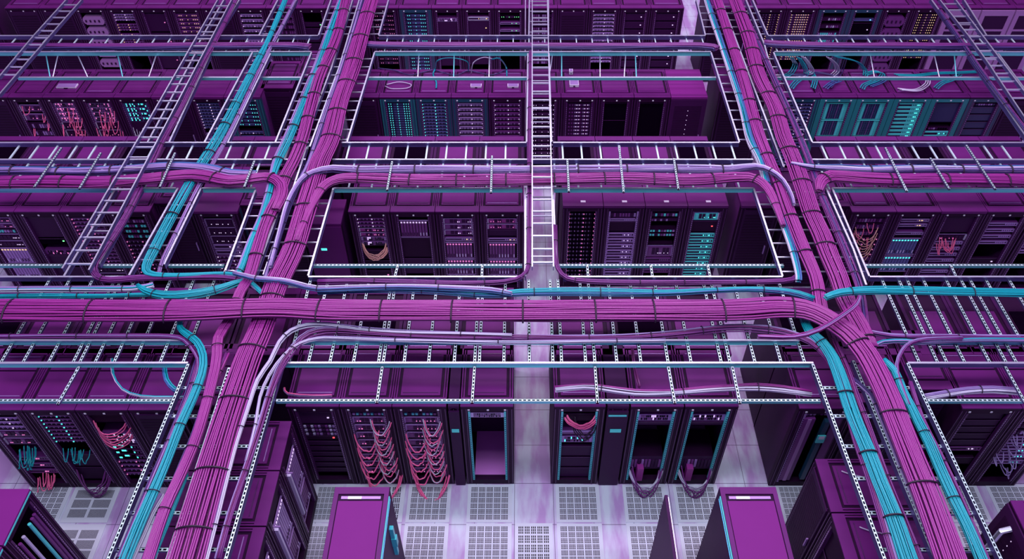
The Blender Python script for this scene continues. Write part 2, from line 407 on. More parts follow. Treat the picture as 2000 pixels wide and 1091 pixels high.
def cables(R, n, col, x0, x1, z0, z1, sag=0.12, r=0.007, out=0.12, word='pink', mode='loop'):
    """patch cables hanging over the front of a rack, in its own coordinates"""
    ca, sa = math.cos(R['rz']), math.sin(R['rz'])
    for k in range(n):
        f = k / max(1, n - 1); zt = z1 + (z0 - z1) * f; rr = random.Random(k * 31 + int(R['loc'][0] * 100))
        a = x0 + rr.uniform(-.02, .02); b2 = x1 + rr.uniform(-.03, .03)
        if mode == 'mess': a = rr.uniform(x0, x1); b2 = a + rr.uniform(-.25, .25); b2 = min(max(b2, x0), x1)
        pts = []
        for j in range(13):
            t = j / 12; x = a + (b2 - a) * t; z = zt - sag * rr.uniform(.85, 1.1) * math.sin(math.pi * t) ** .55 + rr.uniform(-.006, .006)
            y = 0.03 - (out + 0.03) * math.sin(math.pi * t) ** .7
            pts.append((x, y, z))
        b_ = MB(); b_.tube(smooth_path(pts, 0.04), r, M[col], 5)
        o = b_.build('patch_cable', smooth=True); o.location = R['loc']; o.rotation_euler = (0, 0, R['rz'])
        key = word + ' cable'; c = R['cnt'].get(key, 0); R['cnt'][key] = c + 1
        tag(o, '%s patch cable, %s hung from the top in %s' % (word, ORD[c], R['ph']), 'cable', word + ' patch cables in ' + R['ph'])
V0, V1, V2, V3 = 15.5, 189.5, 413, 793
def lab(s): return s
# ---- far row
R = rack(8, 75, V0, 'dark closed rack at the outer end of the far row', 'the far row end rack', style='mesh')
R = rack(75, 140, V0, 'dark closed rack under the outer ladder in the far row', 'the far row rack under the outer ladder', style='mesh')
R = rack(140, 205, V0, 'rack of rounded pale appliances in the far row', 'the far rack of rounded appliances'); fill(R, 0.06, ('pod', 6, .24, .06, 'rack_lav', None))
R = rack(205, 266, V0, 'rack with three lit purple server blocks in the far row', 'the far rack of lit purple blocks'); fill(R, ('row', 3, .07, 0, 'panel_lav', 'led_white'), .06, ('row', 3, .07, 0, 'panel_purple', 'led_amber'), .06, ('row', 9, .07, 0, 'panel_purple', 'led_amber'))
R = rack(266, 328, V0, 'dark rack with one pale upright strip in the far row', 'the far rack with the pale strip'); fill(R, ('blank', 3, .5, .03, 'panel_dark', 'led_pink'))
R = rack(328, 391, V0, 'ridged dark rack with yellow lights beside the second ladder', 'the far ridged rack by the ladder'); fill(R, ('dots', 12, .1, 0.01, 'panel_purple', 'led_amber'))
R = rack(391, 454, V0, 'dark rack hidden under the second ladder in the far row', 'the far rack under the second ladder', style='mesh')
R = rack(454, 518, V0, 'rack of pale-edged drawers beside the teal tray in the far row', 'the far rack of pale drawers'); fill(R, ('row', 10, .12, .02, 'panel_lav', 'led_white'))
R = rack(518, 577, V0, 'rack of small purple modules behind the teal tray in the far row', 'the far rack of small modules'); fill(R, ('chips', 9, .13, .02, 'panel_purple', None))
R = rack(577, 636, V0, 'dark rack with one green light in the far row', 'the far rack with one green light'); fill(R, .25, ('blank', 1, .12, .03, 'panel_dark', 'led_green'), ('blank', 2, .4, .03, 'panel_dark', None))
R = rack(714, 778, V0, 'dark rack beside the main trays in the far row', 'the far rack beside the main trays'); fill(R, ('dots', 12, .12, 0, 'rack_dark', 'led_pink'))
R = rack(778, 842, V0, 'far row rack with bright cyan light columns', 'the far rack of cyan lights', front='teal_dark'); fill(R, ('dots', 16, .1, 0, 'panel_navy', 'led_cyan'))
R = rack(842, 902, V0, 'far row rack with one dotted lavender shelf near its top', 'the far rack with one lavender shelf'); fill(R, .12, ('switch', 1, .1, .02, 'panel_lav', 'led_white'), ('blank', 3, .4, .02, 'panel_dark', None))
R = rack(902, 965, V0, 'far row rack with one pale shelf and yellow side lights', 'the far rack with yellow side lights'); fill(R, .08, ('slim', 1, .1, .02, 'panel_bright', 'led_amber'), ('blank', 3, .4, .02, 'panel_dark', 'led_amber'))
R = rack(965, 1026, V0, 'far row black rack with green dotted rails beside the middle ladder', 'the far black rack with green dots'); fill(R, .05, ('dots', 1, .08, .1, 'void', 'led_green'), ('slim', 3, .06, .14, 'panel_lav', 'led_green'))
R = rack(1027, 1089, V0, 'far row rack directly under the middle ladder', 'the far rack under the middle ladder'); fill(R, ('chips', 12, .1, .02, 'panel_purple', None))
R = rack(1089, 1150, V0, 'dark closed rack just past the middle ladder in the far row', 'the far closed rack past the ladder', style='mesh')
R = rack(1150, 1212, V0, 'far row rack full of lavender drive rows', 'the far rack of lavender drives'); fill(R, ('row', 14, .09, .01, 'panel_lav', 'led_white'))
R = rack(1212, 1272, V0, 'dark rack of three blank panels, next to the lavender drives', 'the far blank rack by lavender drives'); fill(R, ('blank', 8, .2, .02, 'panel_dark', 'led_white'))
R = rack(1272, 1337, V0, 'dark blank end rack beside the far cross aisle', 'the far blank rack at the aisle'); fill(R, ('blank', 8, .2, .02, 'panel_dark', 'led_white'))
R = rack(1385, 1475, V0, 'far row rack hidden behind the magenta trunk', 'the far rack behind the trunk', style='mesh')
R = rack(1475, 1537, V0, 'far row rack of fine lines with warm lights at one side', 'the far rack of warm line ends'); fill(R, ('row', 20, .065, 0, 'panel_dark', 'led_amber'))
R = rack(1537, 1601, V0, 'far row rack with a dense grid of warm lights', 'the far rack of warm light grid'); fill(R, ('dotrow', 20, .065, 0, 'panel_dark', 'led_amber'))
R = rack(1601, 1664, V0, 'far row rack with two white module rows and cyan dots', 'the far rack with cyan dots', front='teal_dark'); fill(R, .1, ('chips', 1, .1, .1, 'panel_bright', None), ('chips', 1, .1, .1, 'panel_bright', None), ('chips', 4, .1, .1, 'panel_teal', None))
R = rack(1664, 1726, V0, 'far row black rack with a single blue light', 'the far rack with a blue light', front='teal_dark'); fill(R, .14, ('blank', 1, .08, .03, 'panel_blue', 'led_blue'), ('blank', 2, .4, .1, 'void', 'led_white'))
R = rack(1726, 1787, V0, 'far row rack holding two purple rounded appliances', 'the far rack of purple appliances'); fill(R, .05, ('pod', 1, .3, .03, 'panel_purple', None), ('pod', 4, .3, .03, 'panel_purple', None))
R = rack(1787, 1850, V0, 'far row rack with a slanting column of warm lights', 'the far rack with warm column'); fill(R, ('dots', 18, .07, 0, 'rack_dark', 'led_amber'))
R = rack(1850, 1919, V0, 'first lavender framed door rack beside the outer ladder', 'the first lavender framed rack', style='lavdoor', front='rack_lav', tabs=False)
R = rack(1919, 1986, V0, 'second lavender framed door rack past the outer ladder', 'the second lavender framed rack', style='lavdoor', front='rack_lav', tabs=False)
R = rack(1986, 2054, V0, 'last lavender framed door rack cut by the picture edge', 'the last lavender framed rack', style='lavdoor', front='rack_lav', tabs=False)
R = rack(-92, -22, V0, 'far row rack cut by the picture edge past the pale floor strip', 'the cut far row rack', style='mesh')
R = rack(2022, 2112, V2, 'second row rack cut by the picture edge past the four lavender servers', 'the cut second row rack'); fill(R, .5, ('slim', 3, .09, .06, 'panel_lav', None))
# ---- third row
R = rack(-58, 14, V1, 'dark closed rack cut by the picture edge in the third row', 'the third row edge rack', style='mesh')
R = rack(14, 82, V1, 'third row rack with a glowing board and pink wires', 'the rack with the glowing board'); fill(R, .04, ('server', 2, .18, .05, 'panel_purple', 'led_pink'), ('chips', 3, .17, .02, 'panel_lav', None), ('blade', 2, .35, .03, 'panel_lav', 'led_white')); cables(R, 8, 'pink_cable', .15, .62, .5, 1.85, .15, .008, .1, 'pink', 'mess')
R = rack(82, 150, V1, 'third row rack with pink wires looped past its half height', 'the first pink-wired third row rack'); fill(R, ('switch', 4, .11, .01, 'panel_lav', 'led_pink'), ('server', 6, .2, .01, 'panel_dark', 'led_pink')); cables(R, 14, 'pink_cable', .14, .66, .7, 1.8, .26, .008, .16, 'pink', 'mess')
R = rack(150, 221, V1, 'third row rack with the longest tangle of pink wires', 'the second pink-wired third row rack'); fill(R, ('switch', 4, .11, .01, 'panel_lav', 'led_pink'), ('server', 6, .2, .01, 'panel_dark', 'led_pink')); cables(R, 16, 'pink_cable', .12, .68, .5, 1.8, .3, .008, .16, 'pink', 'mess')
R = rack(221, 294, V1, 'third row rack with a teal-lit patch field at the top', 'the teal patch field rack'); fill(R, ('switch', 4, .11, .01, 'panel_blue', 'led_cyan'), ('blank', 3, .4, .02, 'panel_dark', None)); cables(R, 3, 'white_cable', .15, .6, 1.2, 1.3, .14, .006, .1, 'white', 'mess')
R = rack(294, 366, V1, 'plain topped dark rack under the second ladder, third row', 'the plain rack under the second ladder', inset=False, style='mesh', front='panel_dark')
R = rack(366, 436, V1, 'plain topped rack of dark servers beside the teal tray', 'the dark rack by the teal tray', inset=False); fill(R, ('row', 9, .075, 0, 'panel_blue', 'led_white'), .1, ('server', 5, .14, .01, 'panel_dark', 'led_pink'))
R = rack(436, 508, V1, 'plain topped end rack with cyan lights and teal post', 'the teal-posted end rack', inset=False, front='teal_dark', teal=True, side='panel_purple'); fill(R, ('dots', 6, .1, 0, 'panel_navy', 'led_cyan'), .12, ('row', 7, .11, .01, 'panel_blue', 'led_white'))
R = rack(576, 640, 150, 'dark teal-edged rack standing back behind the main trays', 'the dark teal-edged rack', front='teal_dark', style='mesh', side='panel_navy')
R = rack(668, 740, V1, 'dark closed rack beside the cyan light columns, third row', 'the closed rack by cyan columns', style='mesh')
R = rack(740, 810, V1, 'third row rack with bright cyan columns of lights', 'the cyan column rack', front='teal_dark', teal=True); fill(R, ('dots', 30, .06, 0, 'panel_navy', 'led_cyan'))
R = rack(810, 881, V1, 'third row rack of blue-lavender drive rows with cyan glints', 'the blue-lavender drive rack', front='teal_dark'); fill(R, ('row', 22, .075, .005, 'panel_blue', 'led_cyan'))
R = rack(881, 953, V1, 'third row rack of lavender drive rows, next to the blue ones', 'the lavender drive rack', front='teal_dark'); fill(R, ('row', 9, .11, .008, 'panel_lav', 'led_white'), ('blank', 2, .3, .02, 'panel_navy', 'led_white'))
R = rack(953, 1027, V1, 'third row rack of purple drive rows beside the middle ladder', 'the purple drive rack'); fill(R, ('row', 12, .11, .008, 'panel_purple', 'led_white'), ('blank', 2, .3, .02, 'panel_dark', 'led_white'))
R = rack(1027, 1096, V1, 'third row rack seen through the middle ladder rungs', 'the rack under the ladder rungs'); fill(R, ('dots', 14, .11, .005, 'panel_dark', 'led_white'))
R = rack(1096, 1169, V1, 'third row rack dotted with rows of small white lights', 'the white dotted rack'); fill(R, ('dotrow', 18, .09, .003, 'panel_dark', 'led_white'))
R = rack(1169, 1239, V1, 'third row black rack with one green-lit unit', 'the black rack with green unit'); fill(R, ('blank', 2, .42, .02, 'void', None), ('server', 1, .1, .03, 'panel_dark', 'led_green'), ('blank', 1, .5, .02, 'void', None))
R = rack(1239, 1311, V1, 'third row black rack with purple panels low down', 'the black rack with low purple panels'); fill(R, ('blank', 1, .85, .02, 'void', None), ('blank', 4, .14, .02, 'panel_purple', None))
R = rack(1311, 1383, V1, 'solid purple louvred cabinet at the end of the third row', 'the louvred cabinet', inset=False, style='solid', top='rack_plain', name='louvred_cabinet', cat='cabinet')
TL = dict(front='teal_dark', teal=True, side='teal_dark')
R = rack(1533, 1604, V1, 'third row teal rack of fine lines beside the trunk', 'the lined teal rack', **TL); fill(R, ('row', 20, .08, .005, 'panel_blue', 'led_white'))
R = rack(1604, 1676, V1, 'first bright teal storage rack in the third row', 'the first teal storage rack', front='rack_teal', teal=True, side='teal_dark'); fill(R, ('grid', 4, .42, .01, 'panel_teal', None))
R = rack(1676, 1749, V1, 'second bright teal storage rack in the third row', 'the second teal storage rack', front='rack_teal', teal=True, side='teal_dark'); fill(R, ('grid', 4, .42, .01, 'panel_teal', None))
R = rack(1749, 1822, V1, 'teal rack of pale stacked rows, beyond the storage racks', 'the pale-rowed teal rack', front='rack_teal', teal=True, side='teal_dark'); fill(R, ('slim', 9, .1, 0, 'panel_teal', 'led_cyan'), ('chips', 2, .2, .03, 'panel_teal', None), ('server', 2, .12, .03, 'magenta', None))
R = rack(1822, 1896, V1, 'teal rack with a blank top and bright lower rows', 'the half blank teal rack', front='rack_teal', teal=True, side='teal_dark'); fill(R, ('blank', 1, .5, .02, 'panel_navy', None), .1, ('chips', 1, .07, .03, 'void', None), ('slim', 5, .13, .06, 'panel_teal', 'led_cyan'))
R = rack(1896, 1968, V1, 'navy rack of blank panels near the picture edge', 'the navy blank rack', front='teal_dark'); fill(R, ('chips', 1, .07, .03, 'panel_navy', None), ('blank', 8, .18, .01, 'panel_navy', None))
R = rack(1968, 2042, V1, 'purple end rack of the third row under the outer ladder', 'the third row rack under outer ladder', style='mesh', side='panel_purple')
# ---- second row
R = rack(-64, 26, V2, 'second row edge rack with a blade chassis low down', 'the second row edge rack'); fill(R, ('server', 2, .12, .02, 'panel_purple', 'led_pink'), ('chips', 1, .1, .02, 'panel_teal', None), ('server', 2, .15, .02, 'panel_dark', 'led_white'), ('blade', 2, .4, .03, 'panel_lav', 'led_amber'))
R = rack(26, 114, V2, 'second row black rack with one green light', 'the black green-lit second row rack'); fill(R, ('blank', 1, .5, .02, 'panel_dark', None), ('blank', 1, .14, .15, 'void', 'led_green'), ('switch', 1, .12, .02, 'panel_purple', 'led_pink'), ('blank', 2, .3, .02, 'panel_dark', None))
R = rack(114, 203, V2, 'second row rack of dense fine servers under the ladder', 'the dense rack under the ladder'); fill(R, ('row', 14, .085, .004, 'panel_purple', 'led_pink'), ('server', 2, .15, .02, 'panel_dark', 'led_white'))
R = rack(203, 292, V2, 'second row rack with three rows of cyan modules', 'the cyan module rack'); fill(R, .04, ('chips', 1, .1, .02, 'panel_lav', None), ('chips', 3, .09, .04, 'panel_teal', None), ('row', 9, .09, .01, 'panel_dark', 'led_pink'))
R = rack(376, 464, V2, 'second row end rack with dotted rails beside the main trays', 'the dotted rail end rack', side='teal_dark', inset=False); fill(R, .03, ('server', 3, .2, .01, 'panel_dark', 'led_white'), ('slim', 2, .12, .02, 'panel_lav', 'led_white'), ('row', 5, .1, 0, 'panel_purple', 'led_white'))
R = rack(590, 666, 437, 'low plain purple cabinet with a small cyan label', 'the plain purple cabinet', inset=False, style='none', height=1.98, tabs=False, name='power_cabinet', cat='cabinet', depth=.7)
b_ = MB(); b_.box(0.01, R['w'] - 0.01, -0.02, 0, 0.05, 1.92, M['rack_top']); d = b_.build('door', R['o']); l_ = MB(); l_.box(R['w'] * .35, R['w'] * .5, -0.026, -0.02, 1.35, 1.4, M['led_cyan']); l_.build('name_label', d)
R = rack(679, 761, V2, 'second row rack with a fan of peach cables', 'the peach-cabled rack'); fill(R, ('row', 3, .08, .005, 'panel_purple', 'led_white'), ('server', 2, .09, .02, 'magenta', 'led_pink'), ('switch', 2, .1, .02, 'panel_lav', 'led_white'), .1, ('blank', 3, .25, .02, 'rack_dark', 'led_pink')); cables(R, 9, 'peach_cable', .16, .62, 1.18, 1.3, .2, .009, .1, 'peach')
R = rack(761, 849, V2, 'second row rack with one blade chassis at its top', 'the single blade rack'); fill(R, .06, ('blade', 1, .42, .03, 'panel_purple', 'led_white'), ('blank', 1, .5, .02, 'rack_dark', None), ('blank', 2, .2, .02, 'panel_dark', None))
R = rack(849, 936, V2, 'second row rack with a yellow-lit unit above dark blades', 'the yellow-lit dark rack'); fill(R, .02, ('server', 3, .13, .01, 'panel_purple', 'led_white'), .05, ('slim', 1, .08, .03, 'panel_lav', 'led_amber'), ('blade', 2, .42, .02, 'panel_purple', 'led_pink'))
R = rack(936, 1024, V2, 'second row rack with bright pink units above blades', 'the bright pink unit rack'); fill(R, .02, ('server', 2, .12, .02, 'magenta', 'led_pink'), ('blank', 1, .17, .03, 'panel_dark', None), ('slim', 1, .08, .03, 'panel_lav', 'led_amber'), ('blade', 2, .42, .02, 'panel_purple', 'led_pink'))
R = rack(1099, 1179, 402, 'second row dark mesh-door rack beside the aisle', 'the mesh door rack by the aisle', inset=False, tabs=False); fill(R, ('row', 16, .1, .004, 'void', 'led_pink'))
R = rack(1179, 1261, 402, 'second row rack of pale slim servers with side brackets', 'the pale slim server rack', inset=False, rails='panel_lav', tabs=False); fill(R, ('chips', 1, .14, .02, 'panel_purple', None), ('slim', 1, .06, .02, 'panel_lav', None), ('blank', 1, .25, .02, 'rack_dark', None), ('slim', 9, .1, .045, 'panel_lav', 'led_white'))
R = rack(1261, 1344, 402, 'second row black rack with scattered red and cyan parts', 'the red and cyan speckled rack', inset=False, tabs=False); fill(R, .02, ('chips', 1, .1, .04, 'panel_teal', None), ('chips', 1, .07, .2, 'panel_dark', None), ('chips', 2, .07, .03, 'panel_teal', None), .2, ('server', 1, .3, .03, 'panel_purple', 'led_white'), ('slim', 3, .1, .05, 'panel_purple', None))
R = rack(1344, 1424, 402, 'second row rack topped with a glowing cyan unit', 'the cyan-topped rack', inset=False, tabs=False); fill(R, ('server', 1, .2, .02, 'panel_teal', 'led_cyan'), ('blank', 1, .28, .02, 'rack_dark', 'led_red'), ('slim', 9, .1, .045, 'panel_teal', 'led_cyan'))
R = rack(1448, 1528, 402, 'louvred dark cabinet behind the right trunk tray', 'the dark louvred cabinet', inset=False, style='mesh', side='panel_purple', tabs=False, name='louvred_cabinet', cat='cabinet')
R = rack(1664, 1752, V2, 'second row rack of looping yellow and pink wires', 'the yellow-wired rack'); fill(R, ('chips', 3, .13, .03, 'panel_purple', None), ('row', 4, .1, .03, 'panel_dark', 'led_pink'), ('slim', 4, .08, .05, 'panel_purple', None)); cables(R, 9, 'peach_cable', .18, .62, 1.1, 1.7, .2, .007, .12, 'peach'); cables(R, 6, 'pink_cable', .2, .5, 1.2, 1.8, .15, .007, .1, 'pink', 'mess')
R = rack(1752, 1840, V2, 'second row rack with upright cyan-lit blades', 'the cyan blade rack'); fill(R, .03, ('slim', 2, .07, .05, 'panel_lav', 'led_amber'), .08, ('slim', 1, .07, .08, 'panel_lav', None), ('blade', 2, .42, .03, 'panel_blue', 'led_cyan'))
R = rack(1840, 1930, V2, 'plain topped second row rack with a pink wire tangle', 'the pink tangle rack', inset=False); fill(R, ('blank', 1, .38, .02, 'panel_dark', None), ('server', 1, .16, .02, 'panel_dark', 'led_pink'), ('slim', 7, .08, .07, 'panel_lav', None)); cables(R, 9, 'pink_cable', .2, .6, 1.28, 1.45, .15, .007, .12, 'pink', 'mess')
R = rack(1930, 2020, V2, 'second row edge rack with four lavender slim servers', 'the four-server edge rack'); fill(R, .12, ('slim', 4, .08, .07, 'panel_lav', None), .3, ('blank', 1, .2, .02, 'rack_dark', 'led_white'))
# ---- near row
R = rack(-62, 42, 800, 'near row edge rack with lavender panels and teal wires', 'the near row edge rack'); fill(R, .05, ('row', 3, .1, .01, 'panel_lav', 'led_white'), ('server', 2, .18, .02, 'panel_purple', 'led_pink'), .3, ('slim', 3, .1, .08, 'panel_purple', 'led_pink')); cables(R, 8, 'teal_cable', .25, .6, 1.0, 1.15, .2, .008, .18, 'teal', 'mess'); cables(R, 6, 'pink_cable', .2, .6, .25, .4, .15, .008, .14, 'pink', 'mess')
R = rack(42, 145, 800, 'near row rack with rows of lights and few teal wires', 'the lit-row near rack'); fill(R, ('row', 8, .08, .01, 'panel_purple', 'led_cyan'), .3, ('blank', 2, .35, .02, 'panel_dark', None)); cables(R, 6, 'teal_cable', .15, .6, 1.0, 1.1, .14, .008, .12, 'teal', 'mess'); cables(R, 8, 'purple_cable', .15, .62, .3, .5, .25, .008, .2, 'purple')
R = rack(145, 249, 800, 'near row rack with magenta cords above teal plugs', 'the teal plug near rack'); fill(R, ('blank', 1, .2, .02, 'rack_dark', None), .25, ('switch', 2, .12, .02, 'panel_blue', 'led_white'), ('switch', 3, .12, .02, 'panel_dark', 'led_cyan'), ('row', 4, .1, .02, 'panel_purple', 'led_pink')); cables(R, 7, 'pink_cable', .15, .65, 1.45, 1.8, .12, .01, .14, 'pink')
R = rack(249, 352, 800, 'near row closed dark rack beside the main trays', 'the closed near rack', style='mesh')
PK = 'near row rack of pink-looped servers, '
R = rack(557, 662, V3, 'near row dark rack with three rows of pale drive handles', 'the dark pale-handled near rack'); fill(R, .02, ('blank', 1, .3, .01, 'panel_dark', 'led_white'), ('chips', 3, .085, .012, 'panel_bright', None), ('blank', 1, .12, .02, 'rack_dark', 'led_red'), ('blank', 7, .13, .02, 'panel_dark', None))
for a, bb, t in ((662, 765, 'first'), (765, 872, 'second')):
    R = rack(a, bb, V3, PK + ('beside the dark handled rack' if t == 'first' else 'beside the slim cooling unit'), 'the %s pink-looped near rack' % t)
    fill(R, .02, ('chips', 1, .08, .04, 'panel_teal', None), ('server', 8, .15, .045, 'panel_purple', 'led_pink'))
    cables(R, 8, 'pink_cable', .42, .68, .42, 1.72, .12, .010, .16, 'pink')
    cables(R, 6, 'pink_cable', .11, .46, .5, 1.45, .24, .011, .18, 'long pink')
    cables(R, 6, 'white_cable', .4, .66, .45, 1.75, .12, .008, .18, 'white')
    cables(R, 5, 'pink_cable', .16, .70, .22, .30, .30, .011, .30, 'low pink')
R = rack(874, 897, V3, 'slim cooling unit with a small cyan display, near row', 'the slim cooling unit', inset=False, style='none', tabs=False, name='cooling_unit', cat='cooling unit', top='rack_side')
b_ = MB(); b_.box(0.006, R['w'] - .006, -0.03, 0, 0.04, RH - .1, M['panel_dark']); d = b_.build('front_cover', R['o']); l_ = MB(); l_.box(.03, R['w'] - .03, -0.036, -0.03, 1.5, 1.58, M['display']); l_.build('display', d)
R = rack(898, 1003, V3, 'near row hollow rack with cyan posts beside the aisle', 'the hollow near rack by the aisle', rails='panel_teal'); fill(R, .04, ('switch', 1, .12, .02, 'panel_bright', None))
b_ = MB(); b_.quad((.14, 1.05, .1), (R['w'] - .14, 1.05, .1), (R['w'] - .14, 1.05, 1.9), (.14, 1.05, 1.9), M['inner_light_paint']); b_.box(.13, R['w'] - .13, .08, 1.1, .05, .06, M['inner_light_paint']); b_.box(.13, R['w'] - .13, 1.0, 1.04, 1.15, 1.18, M['rack_dark']); b_.build('lit_interior', R['o'])  # added pale plates stand for light seen through the open back
R = rack(1082, 1184, V3, 'near row rack with cyan posts, dark cords and one switch', 'the cyan-posted corded rack', rails='panel_teal'); fill(R, .06, ('blank', 1, .2, .22, 'rack_dark', None), ('shelf', 1, .11, .04, 'panel_purple', None), ('switch', 1, .17, .1, 'panel_lav', 'led_cyan'), ('blank', 3, .28, .02, 'panel_dark', None)); cables(R, 5, 'pink_cable', .18, .62, 1.75, 1.85, .07, .011, .1, 'pink'); cables(R, 4, 'tie', .3, .64, 1.65, 1.8, .24, .009, .12, 'black')
R = rack(1186, 1230, V3, 'wide cooling unit with a cyan display, near row past the aisle', 'the wide cooling unit', inset=False, style='none', tabs=False, name='cooling_unit', cat='cooling unit', top='rack_side')
b_ = MB(); b_.box(0.006, R['w'] - .006, -0.03, 0, 0.04, RH - .1, M['panel_dark']); b_.box(0.03, R['w'] - .03, -0.04, -.03, RH - .2, RH - .17, M['panel_teal']); d = b_.build('front_cover', R['o']); l_ = MB(); l_.box(.08, R['w'] - .08, -0.036, -0.03, 1.5, 1.58, M['display']); l_.build('display', d)
for a, bb, t, w2 in ((1232, 1337, 'third', 'next to the wide cooling unit'), (1338, 1444, 'last', 'at the end beside the sloping floor strip')):
    R = rack(a, bb, V3, 'near row half empty rack with magenta module, ' + w2, 'the %s half empty near rack' % ('inner' if t == 'third' else 'outer'), rails='panel_teal')
    fill(R, .08, ('switch', 1, .16, .02, 'panel_lav', 'led_white'), ('blank', 1, .1, .0, 'panel_dark', None), .82, ('chips', 1, .36, .02, 'panel_dark', None))
    b_ = MB(); b_.quad((.14, 1.0, .5), (R['w'] - .14, 1.0, .5), (R['w'] - .14, 1.0, 1.7), (.14, 1.0, 1.7), M['inner_light_paint']); b_.box(.13, R['w'] - .13, .1, 1.05, .56, .57, M['inner_light_paint']); b_.build('lit_interior', R['o'])  # added pale plates paint light into the empty interior
    k_ = MB(); k_.box(-.05, .05, -.06, .05, 0, .34, M['magenta']); o = k_.build('power_module'); o.location = (R['loc'][0] + .3, R['loc'][1], .2); tag(o, 'upright magenta power module low in ' + R['ph'], 'power module')
    cables(R, 4, 'white_cable', .14, .66, .36, .42, .2, .009, .2, 'white'); cables(R, 4, 'purple_cable', .18, .64, .3, .5, .32, .01, .26, 'purple')
R = rack(1561, 1668, 797, 'near row rack of tall purple slats beyond the sloping floor strip', 'the slatted near rack', rails='panel_lav', side='rack_side')
fill(R, ('chips', 1, .05, .01, 'panel_bright', None)); b_ = MB(); b_.box(.13, .3, -.01, .05, .2, 1.85, M['panel_purple']); b_.box(.19, .24, -.02, -.01, .2, 1.85, M['rack_lav']); b_.box(.45, .52, -.03, .05, .25, 1.8, M['teal_dark']); b_.box(.56, .68, -.01, .05, .2, 1.85, M['panel_purple']); b_.build('cable_channel', R['o'])
b_ = MB(); b_.box(0, .12, -.02, 0, 0, .18, M['panel_teal']); b_.box(.02, .1, -.024, -.02, .1, .17, M['label_white']); o = b_.build('asset_tag'); o.location = (R['loc'][0] + .42, R['loc'][1] - .03, 1.3); tag(o, 'teal tag with a white square hung in the slatted near rack', 'tag')
R = rack(1880, 1998, 797, 'near row dark ridged rack with a big blank side', 'the ridged near rack', style='open', side='rack_dark'); fill(R, ('blank', 5, .16, .01, 'panel_dark', None), ('slim', 1, .1, .2, 'panel_purple', 'led_white'), ('blank', 1, .2, .02, 'rack_dark', None))
R = rack(1998, 2104, 797, 'near row edge rack of lavender cords', 'the lavender corded edge rack'); fill(R, .1, ('chips', 3, .12, .04, 'panel_blue', None), ('slim', 5, .1, .06, 'panel_lav', 'led_cyan')); cables(R, 12, 'lav_cable', .1, .5, .5, 1.5, .08, .009, .12, 'lavender', 'mess')
# ---- racks standing back to back with the rows, fronts turned away
def backrow(v, segs, words, D=1.14):
    for k, (u0, u1) in enumerate(segs):
        a = P(u0, v, RH); c = P(u1, v, RH); n = max(1, round((c.x - a.x) / .8)); w = (c.x - a.x) / n
        for j in range(n):
            rr = thing('server_rack', 'turned-away dark rack, %s of %s' % (ORD[j], words[k]), 'server rack', (a.x + j * w, a.y, 0), 0)
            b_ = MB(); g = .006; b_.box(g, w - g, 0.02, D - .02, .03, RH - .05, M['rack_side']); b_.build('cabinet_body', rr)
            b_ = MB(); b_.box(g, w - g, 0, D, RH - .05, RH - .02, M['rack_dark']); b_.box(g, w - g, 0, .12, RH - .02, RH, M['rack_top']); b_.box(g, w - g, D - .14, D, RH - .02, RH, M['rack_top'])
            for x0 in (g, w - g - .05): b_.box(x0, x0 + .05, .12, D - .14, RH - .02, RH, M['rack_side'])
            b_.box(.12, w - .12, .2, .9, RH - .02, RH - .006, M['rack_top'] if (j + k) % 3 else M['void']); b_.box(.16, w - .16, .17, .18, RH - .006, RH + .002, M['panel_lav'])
            b_.build('top_panel', rr)
backrow(692, [(-90, 440), (442, 1003), (1082, 1430), (1530, 1760), (1800, 2210)], ['the edge run behind the near row', 'the run behind the pink-looped racks', 'the run behind the half empty racks', 'the short run behind the slatted rack', 'the far run under the slotted rungs'], 1.42)
backrow(333, [(-60, 300), (380, 655), (660, 1024), (1092, 1400), (1620, 2040)], ['the edge run behind the second row', 'the short run by the first wide tray', 'the run behind the blade racks', 'the run behind the pale slim servers', 'the run behind the yellow-wired rack'])
for u0, u1, v, lb in ((300, 370, 396, 'dark closed rack set back between second row runs'), (466, 585, 400, 'dark closed rack beneath the first wide tray'), (356, 440, 790, 'dark closed rack under the first near tray'), (1672, 1780, 785, 'dark closed rack under the second near tray'), (1782, 1870, 760, 'black box added for the shadow gap beside the ridged near rack'),
        (508, 572, 172, 'dark closed rack just behind the teal-posted end rack'), (1406, 1500, 178, 'dark closed rack standing back under the second wide tray'), (636, 712, V0, 'dark closed rack beneath the first wide tray in the far row'), (1540, 1660, 402, 'dark closed rack beneath the second wide tray')):
    rack(u0, u1, v, lb, lb, style='mesh', tabs=False, front='rack_dark')  # most are added to fill dark gaps; the black box stands for shade
